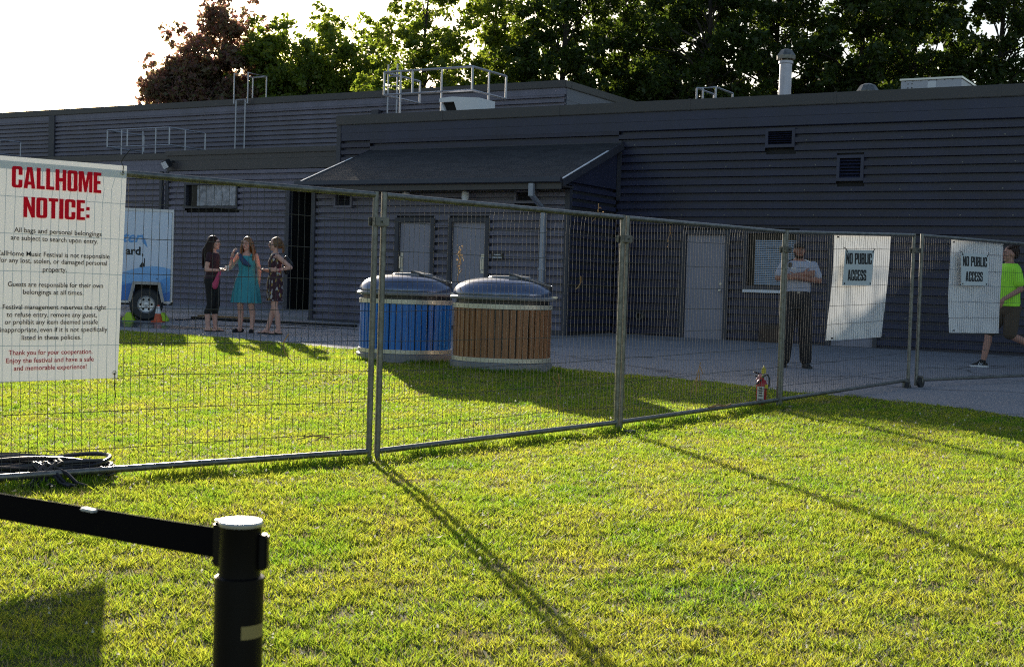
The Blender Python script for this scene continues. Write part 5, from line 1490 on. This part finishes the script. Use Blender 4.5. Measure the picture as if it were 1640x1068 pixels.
for s_, e_, w_ in (ra, la): S.chain([s_, Vector(s_).lerp(Vector(e_), .72)], [.068, .068])
S.fuse('shirt', M['uniform'], p, .009)
S = Soft()
for x in (-1, 1): S.cap((.02 * x, -.075, 1.475), (.075 * x, .0, 1.525), .018, .020); S.cap((.075 * x, .0, 1.525), (0, .07, 1.53), .02, .02)
S.fuse('collar', M['uniform'], p, .008)
for x in (-1, 1):
    mb = MB(); q = Matrix.Translation((.13 * x, 0, 1.512)) @ Matrix.Rotation(R(24 * x), 4, 'Y'); mb.bbox(-.055, .055, -.028, .028, -.006, .008, .004, 0, q); mb.build('epaulette', M['white'] if x > 0 else M['trousers'], p)
    mb = MB(); q = Matrix.Translation((.085 * x, -.148, 1.335)) @ Matrix.Rotation(R(6), 4, 'X'); mb.bbox(-.05, .05, -.006, .008, -.055, .055, .003, 0, q); mb.box(-.052, .052, -.009, -.0062, .028, .056, 0, q); mb.build('pocket', M['uniform'], p)
mb = MB(); q = Matrix.Translation((-.085, -.152, 1.405)) @ Matrix.Rotation(R(6), 4, 'X'); mb.bbox(-.038, .038, -.006, .004, -.009, .009, .002, 0, q); mb.build('name_tag', M['white'], p)
mb = MB(); mb.bbox(-.155, -.105, -.125, -.09, 1.42, 1.49, .008); mb.tube([(-.13, -.10, 1.42), (-.16, -.08, 1.34), (-.17, .0, 1.25)], .006, 6); mb.build('radio_microphone', M['black'], p)
S = Soft(); S.loft([(.79 * k, 0, 0, .17, .125), (.86 * k, 0, 0, .195, .150), (.93 * k, 0, 0, .192, .145), (1.0 * k, 0, 0, .186, .138), (1.03 * k, 0, 0, .182, .136)])
for h_, kn, an in legs: S.chain([h_, kn], [.118, .096]); S.chain([kn, (an[0], an[1] - .005, .12)], [.096, .086])
S.fuse('trousers', M['trousers'], p, .009)
mb = MB(); mb.lathe([(1.0, 1.045), (1.0, 1.085)], 40); mb.v = [(x * .187, y * .142, z) for x, y, z in mb.v]; bt = mb.build('belt', M['black'], p, True)
mb = MB(); mb.bbox(-.022, .022, -.153, -.143, 1.05, 1.08, .004); mb.build('buckle', M['galv'], bt)
for h_, kn, an in legs:
    sg = 1 if an[0] > 0 else -1; dd = (.30 * sg, -1, 0)
    S = Soft(); foot(S, an, dd, 1.22); sh_ = S.fuse('shoe', M['black'], p, .008)
    mb = MB(); sole(mb, an, dd, -.004, 1.12, .050, .026); mb.build('sole', M['rubber'], sh_)
S = Soft(); q = Matrix.Rotation(hy, 3, 'Z'); S.ell((0, -.006, 1.722), (.086, .106, .062)); S.cap((-.035, -.085, 1.715), (.035, -.095, 1.715), .014, .014); S.ell((0, -.125, 1.712), (.062, .062, .010)); S.fuse('cap', M['black_cloth'], p, .007)
S = Soft()
for x in (-1, 1): S.chain([(.062 * x, -.030, 1.625), (.050 * x, -.065, 1.580), (.022 * x, -.095, 1.562)], [.014, .018, .018])
S.ell((0, -.095, 1.566), (.034, .020, .020)); S.cap((-.026, -.108, 1.618), (.026, -.108, 1.618), .006, .006); S.fuse('beard', M['hair_dark'], p, .006, 2)
S = Soft(); S.ell((0, .03, 1.68), (.078, .082, .070)); S.fuse('hair', M['hair_dark'], p, .008)

# ---- man in the neon shirt, striding to the left
k = 1.06
p = person('man in a neon green t-shirt and olive shorts, walking left behind the tarp', 7.50, 20.3, R(-84))
hc = (0, -.035, 1.72)
fl = ((-.09, -.02, .92), (-.095, -.26, .53), (-.095, -.33, .10)); rl = ((.09, .02, .92), (.095, -.02, .50), (.09, .36, .34))
S = Soft(); torso(S, k * 1.03, True, (0, -.02))
for h_, kn, an in (fl, rl): S.chain([h_, kn], [.092, .062]); S.chain([kn, Vector(kn).lerp(Vector(an), .35) + Vector((0, .012, 0)), an], [.058, .058, .040])
foot(S, fl[2], (0, -1, 0), 1.1); 
a_ = Vector(rl[2]); S.cap(a_, a_ + Vector((0, .03, -.09)), .038, .032); S.cap(a_ + Vector((0, .04, -.06)), a_ + Vector((0, -.02, -.20)), .034, .026)
S.cap((0, -.01, 1.50), (0, -.025, 1.63), .058, .056); head_parts(S, hc, 0, 1.05, True)
la = ((.205, -.015, 1.475), (.245, .045, 1.19), (.215, -.21, 1.03)); ra = ((-.205, -.02, 1.475), (-.24, .06, 1.20), (-.22, -.10, .98))
for s_, e_, w_ in (la, ra): S.chain([s_, e_], [.056, .045]); S.chain([e_, w_], [.044, .029])
hand(S, la[2], (0, -.5, -1), (-1, 0, 0), (0, -1, .3), .4, 1.05); hand(S, ra[2], (0, -.5, -1), (1, 0, 0), (0, -1, .3), .4, 1.05)
S.fuse('body', M['skin_tan'], p, .0065)
face_parts(p, hc, 0, 1.05)
S = Soft(); S.loft([(.93, 0, -.004, .212, .142), (1.0, 0, -.006, .208, .138), (1.12, 0, -.01, .200, .134), (1.25, 0, -.014, .204, .136), (1.36, 0, -.018, .212, .138), (1.46, 0, -.02, .214, .136), (1.53, 0, -.02, .200, .122), (1.575, 0, -.02, .135, .100)])
for s_, e_, w_ in (la, ra): S.chain([s_, Vector(s_).lerp(Vector(e_), .66)], [.074, .078])
S.fuse('shirt', M['neon'], p, .009)
S = Soft(); S.loft([(.80, 0, 0, .17, .125), (.84, 0, 0, .190, .140), (.93, 0, 0, .195, .143), (1.0, 0, -.004, .185, .135)])
for h_, kn, an in (fl, rl): S.chain([h_, Vector(h_).lerp(Vector(kn), .92)], [.118, .104])
S.fuse('shorts', M['shorts'], p, .009)
S = Soft(); S.ell((0, .018, 1.768), (.084, .106, .086)); S.ell((0, .062, 1.72), (.074, .05, .075)); strands(S, ((-.06, -.07, 1.80), (.06, -.07, 1.80)), ((-.07, .06, 1.83), (.07, .06, 1.83)), .020, .024, 8, .008, rnd, (0, 0, .02)); S.fuse('hair', M['hair_dark'], p, .007, 2)
S = Soft(); foot(S, fl[2], (0, -1, 0), 1.24); s1 = S.fuse('sneaker', M['black_cloth'], p, .007)
mb = MB(); sole(mb, fl[2], (0, -1, 0), -.004, 1.15, .050, .030, -.078, .180); mb.build('sole', M['white'], s1)
for i in range(3):
    for sx_ in (-1, 1):
        mb = MB(); c = Vector(fl[2]) + Vector((.040 * sx_, -.030 - .024 * i, 0)); mb.tube([(c.x + .004 * sx_, c.y - .018, .030), (c.x - .004 * sx_, c.y, .058), (c.x - .014 * sx_, c.y + .010, .078)], .0045, 5); mb.build('stripe', M['white'], s1)
S = Soft(); S.cap(a_ + Vector((0, .035, -.05)), a_ + Vector((0, .035, -.10)), .046, .040); S.cap(a_ + Vector((0, .045, -.07)), a_ + Vector((0, -.02, -.22)), .044, .034); s2 = S.fuse('sneaker', M['black_cloth'], p, .008)
mb = MB(); q = Matrix.Translation(a_ + Vector((0, .055, -.14))) @ Matrix.Rotation(R(-25), 4, 'X'); mb.bbox(-.045, .045, .025, .045, -.13, .10, .01, 0, q); mb.build('sole', M['white'], s2)

# ================================================================== TREES
def leaf_mesh(name, centers, radii, n_leaf, size, rng, mat_):
    """many leaf-sized quads gathered in clumps"""
    cen = np.repeat(centers, n_leaf, axis=0); rad = np.repeat(radii, n_leaf, axis=0)
    N = len(cen)
    off = rng.normal(size=(N, 3)); ln = np.linalg.norm(off, axis=1, keepdims=True)
    off = off / ln * (rng.random((N, 1)) ** .45) * rad[:, None] * np.array([1, 1, .8])
    p = cen + off
    a = rng.normal(size=(N, 3)); a /= np.linalg.norm(a, axis=1, keepdims=True)
    b = rng.normal(size=(N, 3)); b -= (b * a).sum(1, keepdims=True) * a; b /= np.linalg.norm(b, axis=1, keepdims=True)
    s = size * (.6 + .8 * rng.random((N, 1)))
    droop = np.array([0, 0, -.15]) * s
    v = np.empty((N, 4, 3))
    v[:, 0] = p - a * s; v[:, 1] = p + b * s * .55 + droop * .3; v[:, 2] = p + a * s + droop; v[:, 3] = p - b * s * .55 + droop * .3
    me = bpy.data.meshes.new(name)
    me.vertices.add(N * 4); me.vertices.foreach_set('co', v.reshape(-1))
    me.loops.add(N * 4); me.loops.foreach_set('vertex_index', np.arange(N * 4, dtype=np.int32))
    me.polygons.add(N); me.polygons.foreach_set('loop_start', np.arange(0, N * 4, 4, dtype=np.int32)); me.polygons.foreach_set('loop_total', np.full(N, 4, dtype=np.int32))
    at = me.attributes.new('rnd', 'FLOAT', 'FACE'); at.data.foreach_set('value', rng.random(N).astype(np.float32))
    me.materials.append(mat_)
    me.update(); me.validate()
    return me
def tree_meshes(lobes, n_clump, n_leaf, cl_r, size, seed, mat_, height, trunk_r, lean=0.0):
    rng = np.random.default_rng(seed); rnd = random.Random(seed)
    cen = []
    vol = np.array([l[3] * l[4] * l[5] for l in lobes]); pr = vol / vol.sum()
    while len(cen) < n_clump:
        l = lobes[rng.choice(len(lobes), p=pr)]
        q = rng.normal(size=3); q /= np.linalg.norm(q); q *= rng.random() ** .42
        cen.append((l[0] + q[0] * l[3], l[1] + q[1] * l[4], l[2] + q[2] * l[5]))
    cen = np.array(cen); rad = cl_r * (.55 + .8 * rng.random(n_clump))
    ext = []
    for _ in range(n_clump):                      # thin sprigs that break the outline
        l = lobes[rng.choice(len(lobes), p=pr)]
        q = rng.normal(size=3); q /= np.linalg.norm(q); q *= 1.0 + .16 * rng.random()
        ext.append((l[0] + q[0] * l[3], l[1] + q[1] * l[4], l[2] + q[2] * l[5] + .1))
    rad = np.concatenate([rad, .20 + .16 * rng.random(n_clump)]); allc = np.concatenate([cen, np.array(ext)])
    leaf = leaf_mesh('crown', allc, rad, np.concatenate([np.full(n_clump, n_leaf), np.full(n_clump, 26)]), size, rng, mat_)
    mb = MB()
    tk = [(lean * z / height + .12 * math.sin(z * .5 + seed), .10 * math.cos(z * .6 + seed), z) for z in np.linspace(-.3, height * .86, 12)]
    mb.tube(tk, [trunk_r * (1.15 - .95 * i / 11) for i in range(12)], 8)
    for c in cen[::2]:
        zb = max(1.5, min(height * .8, c[2] - rnd.uniform(.8, 2.6))); t = zb / (height * .86)
        bx = np.interp(zb, [q[2] for q in tk], [q[0] for q in tk]); by = np.interp(zb, [q[2] for q in tk], [q[1] for q in tk])
        m_ = ((bx + c[0]) / 2 + rnd.gauss(0, .2), (by + c[1]) / 2 + rnd.gauss(0, .2), (zb + c[2]) / 2 + .25)
        r0 = trunk_r * .34 * (1.1 - t)
        mb.tube([(bx, by, zb), m_, tuple(c)], [r0 + .012, r0 * .6 + .01, .010], 5)
    tr = mb.build('trunk', M['bark'], None, True)
    tm = tr.data; bpy.data.objects.remove(tr)
    return tm, leaf
def plant_tree(name, label, meshes, x, y, rz=0, s=(1, 1, 1), group='trees behind the building'):
    t = thing(name, label, 'tree', (x, y, gz(y)), rz, group); t.scale = s
    for nm, me in zip(('trunk', 'crown'), meshes):
        o = bpy.data.objects.new(nm, me); COL.objects.link(o); o.parent = t
    return t
tA = tree_meshes([(1.0, 0, 9.9, 1.8, 1.7, 4.2), (-1.2, 0, 8.6, 1.6, 1.6, 3.0), (-.2, .3, 7.2, 2.6, 2.2, 3.0), (1.9, 0, 8.2, 1.6, 1.6, 3.6)], 300, 170, .62, .115, 3, M['leaf_purple'], 12.5, .20, .8)
plant_tree('purple_leaf_tree', 'leftmost tree behind the hall, with reddish-purple leaves', tA, -23.4, 100, 0, (1.62, 1.62, 1.60))
tB = tree_meshes([(0, 0, 8.8, 2.9, 2.6, 4.0), (-2.0, 0, 9.2, 1.8, 1.6, 3.4), (2.2, 0, 9.0, 2.1, 1.8, 3.4), (.4, 0, 6, 3.5, 2.6, 2.6)], 330, 170, .70, .115, 4, M['leaf_light'], 12.6, .24)
plant_tree('green_tree', 'rounded bushy green tree behind the wall ladder, right of the purple tree', tB, -15.2, 100, 0, (1.62, 1.62, 1.58))
tC = tree_meshes([(0, 0, 12.5, 3.2, 2.8, 6.2), (-1.2, .5, 8.5, 2.6, 2.2, 3.2), (1.4, -.4, 8.2, 2.4, 2.2, 3.4), (0, 0, 5.6, 2.2, 1.8, 2.0)], 180, 130, .56, .12, 5, M['leaf_light'], 18, .22)
tD = tree_meshes([(.4, 0, 13, 3.3, 2.8, 6.0), (-1.6, 0, 9.0, 2.3, 2.2, 3.6), (1.9, 0, 9.4, 2.2, 2.2, 3.4), (.3, 0, 6.0, 2.8, 2.0, 2.2)], 175, 130, .56, .12, 6, M['leaf'], 18.5, .26)
tE = tree_meshes([(-.3, 0, 12, 3.0, 2.8, 6.6), (1.8, .4, 8.2, 2.0, 2.2, 2.8), (-1.6, -.4, 7.4, 2.2, 2.2, 3.0)], 150, 130, .56, .12, 8, M['leaf'], 18, .24, .6)
rows = [
 (-4.2, 60, tC, 'light green tall tree behind the large roof guard rail, first of the tall ones', 0.3, .86),
 (-1.2, 63, tC, 'light green tall tree behind the white exhaust hood', 2.1, .98),
 (2.0, 60, tD, 'dark green tall tree behind the end corner of the hall', 1.0, .95),
 (5.2, 63, tE, 'dark green tall tree right of the hall end', 4.0, 1.0),
 (8.2, 59, tD, 'dark green tall tree behind the small guard rail', 2.6, .98),
 (11.4, 62, tE, 'dark green tall tree directly left of the chimney', 5.3, 1.04),
 (14.6, 59, tE, 'dark green tall tree directly right of the chimney', .9, 1.0),
 (17.6, 61, tD, 'dark green tall tree behind the dome roof vent', 3.7, 1.03),
 (20.6, 58, tD, 'dark green tall tree behind the rooftop air unit', 5.6, .97),
 (23.8, 61, tE, 'dark green tall tree at the right edge beyond the air unit', 2.9, 1.05),
 (27.2, 59, tD, 'dark green tall tree beyond the right edge of the roof', 1.7, 1.0)]
for x, y, me, lab, rz, s in rows: plant_tree('tall_tree', lab, me, x, y, rz, (s, s, s * 1.02))
back = [(7.4, 71, tE, 2.2), (19.4, 70, tE, .2)]
for x, y, me, rz in back:
    plant_tree('tall_tree', 'tall tree in the second row, seen through gaps between the nearer crowns', me, x, y, rz, (1.1, 1.1, 1.12), 'second row of tall trees')

# ================================================================== LAWN
rng = np.random.default_rng(21)
def sample(n, z0, z1, power):
    """positions over the ground in front, denser near"""
    u = rng.random(n * 2); e = 2 - power
    Y = (z0 ** e + u * (z1 ** e - z0 ** e)) ** (1 / e)
    X = (rng.random(n * 2) - .5) * 2 * (Y * .43 + 2.0)
    ed = np.interp(X, [a for a, b in EDGE], [b for a, b in EDGE]) + 0.05 * np.sin(X * 5.3) + 0.035 * np.sin(X * 13.1 + 1) + rng.normal(size=n * 2) * .05
    ok = Y < ed
    return X[ok][:n], Y[ok][:n]
def gzn(Y): return np.interp(Y, [a for a, b in GB], [b for a, b in GB])
def noise2(X, Y, f, seed):
    r = np.random.default_rng(seed); t = np.zeros_like(X)
    for i in range(9):
        a = r.random() * 6.28; ff = f * (.6 + 1.1 * r.random()); t += np.sin((X * np.cos(a) + Y * np.sin(a)) * ff + r.random() * 6.28)
    return t / 3.0
X, Y = sample(1050000, 2.6, 25, 1.6)
N = len(X)
dry = noise2(X, Y, 5.0, 1)            # clumps
tall = noise2(X, Y, 30.0, 2)
gap_ = noise2(X, Y, 17.0, 5)
hgt = (.016 + .011 * rng.random(N)) * (1 + .30 * np.clip(tall, -1.3, 1.8)) * (.55 + .8 * rng.random(N)) * np.where(gap_ < -.9, .45, 1)
wid = .0009 + .00050 * Y * (.7 + .6 * rng.random(N))
ang = rng.random(N) * 6.283
lean = (.3 + 1.2 * rng.random(N)) * hgt * 1.3
la_ = ang + rng.normal(size=N) * .9
px, py, pz = X, Y, gzn(Y)
v = np.empty((N, 3, 3))
ca, sa = np.cos(ang + 1.57) * wid, np.sin(ang + 1.57) * wid
v[:, 0] = np.stack([px - ca, py - sa, pz - .004], 1)
v[:, 1] = np.stack([px + ca, py + sa, pz - .004], 1)
v[:, 2] = np.stack([px + np.cos(la_) * lean, py + np.sin(la_) * lean, pz + hgt], 1)
rv = np.clip(.37 + .20 * dry + .25 * rng.normal(size=N) + .30 * (1 - np.clip((Y - 4) / 7, 0, 1)), 0, 1)
mi = np.zeros(N, dtype=np.int32)
q = rng.random(N); mi[(q < .06 + .09 * np.clip(dry, 0, 1.5) + .10 * (gap_ < -.9))] = 1
flat = mi == 1
v[flat, 2, 2] = (pz + .012 + .018 * rng.random(N))[flat]
# longer, unmown tufts along the fence's foot and round the bins
Xt, Yt = [], []
for (ax, ay), (bx, by) in (((-3.14, 7.08), (-.943, 9.045)), ((-.889, 9.075), (.905, 11.335)), ((.945, 11.385), (2.77, 13.84))):
    t_ = rng.random(5200); w_ = rng.normal(size=5200) * .05
    Xt.append(ax + (bx - ax) * t_ + w_ * .7); Yt.append(ay + (by - ay) * t_ - w_ * .7)
for bx, by in ((-.125, 16.85), (-1.43, 18.0)):
    a_ = rng.random(3500) * 6.283; r_ = .66 + np.abs(rng.normal(size=3500)) * .05
    Xt.append(bx + r_ * np.cos(a_)); Yt.append(by + r_ * np.sin(a_))
Xt, Yt = np.concatenate(Xt), np.concatenate(Yt)
keep = Yt < np.interp(Xt, [a for a, b in EDGE], [b for a, b in EDGE]) - .05
keep &= (np.sin(Xt * 9) + np.sin(Yt * 14 + 1) + rng.random(len(Xt)) * 1.6) > .4
Xt, Yt = Xt[keep], Yt[keep]; Nt = len(Xt)
at_ = rng.random(Nt) * 6.283; ht_ = .03 + .05 * rng.random(Nt) ** 2; wt_ = .0014 + .0005 * Yt; lt_ = ht_ * (.2 + .6 * rng.random(Nt)); zt_ = gzn(Yt)
vt = np.empty((Nt, 3, 3))
vt[:, 0] = np.stack([Xt - np.cos(at_) * wt_, Yt - np.sin(at_) * wt_, zt_ - .004], 1)
vt[:, 1] = np.stack([Xt + np.cos(at_) * wt_, Yt + np.sin(at_) * wt_, zt_ - .004], 1)
vt[:, 2] = np.stack([Xt + np.cos(at_ + 1.2) * lt_, Yt + np.sin(at_ + 1.2) * lt_, zt_ + ht_], 1)
v = np.concatenate([v, vt]); rv = np.concatenate([rv, np.clip(.2 + .25 * rng.normal(size=Nt), 0, 1)]); mi = np.concatenate([mi, np.where(rng.random(Nt) < .06, 1, 0).astype(np.int32)])
# fallen leaves and scraps
Xl, Yl = sample(420, 3.0, 20, 1.5); Nl = len(Xl); al = rng.random(Nl) * 6.28; sl_ = .010 + .012 * rng.random(Nl); hl = gzn(Yl) + .026 + .012 * rng.random(Nl)
vl = np.empty((Nl, 3, 3))
for j, (dx, dz) in enumerate(((0, 0), (2.1, .008), (4.2, -.004))): vl[:, j] = np.stack([Xl + sl_ * np.cos(al + dx), Yl + sl_ * np.sin(al + dx), hl + dz], 1)
v = np.concatenate([v, vl]); rv = np.concatenate([rv, np.full(Nl, .5)]); mi = np.concatenate([mi, np.full(Nl, 1, dtype=np.int32)])
# clover heads: small pale tufts
Xc, Yc = sample(1100, 2.6, 22, 1.5); Nc = len(Xc)
vc = np.empty((Nc * 2, 3, 3)); r0 = .004 + .0004 * Yc
for j in range(2):
    a = rng.random(Nc) * 6.28; h = gzn(Yc) + .030 + .015 * rng.random(Nc)
    vc[j::2, 0] = np.stack([Xc - np.cos(a) * r0, Yc - np.sin(a) * r0, h], 1)
    vc[j::2, 1] = np.stack([Xc + np.cos(a) * r0, Yc + np.sin(a) * r0, h], 1)
    vc[j::2, 2] = np.stack([Xc + np.sin(a) * r0 * .4, Yc - np.cos(a) * r0 * .4, h + r0 * 1.5], 1)
v = np.concatenate([v, vc]); rv = np.concatenate([rv, np.full(Nc * 2, .5)]); mi = np.concatenate([mi, np.full(Nc * 2, 2, dtype=np.int32)])
N = len(v)
me = bpy.data.meshes.new('grass')
me.vertices.add(N * 3); me.vertices.foreach_set('co', v.reshape(-1))
me.loops.add(N * 3); me.loops.foreach_set('vertex_index', np.arange(N * 3, dtype=np.int32))
me.polygons.add(N); me.polygons.foreach_set('loop_start', np.arange(0, N * 3, 3, dtype=np.int32)); me.polygons.foreach_set('loop_total', np.full(N, 3, dtype=np.int32))
at = me.attributes.new('rnd', 'FLOAT', 'FACE'); at.data.foreach_set('value', rv.astype(np.float32))
for m_ in (M['grass'], M['straw'], M['clover']): me.materials.append(m_)
me.polygons.foreach_set('material_index', mi)
me.update()
go = bpy.data.objects.new('lawn_grass', me); COL.objects.link(go)
go['kind'] = 'stuff'
tag(go, 'mown sunlit lawn with yellowish dry patches and clover specks', 'grass')
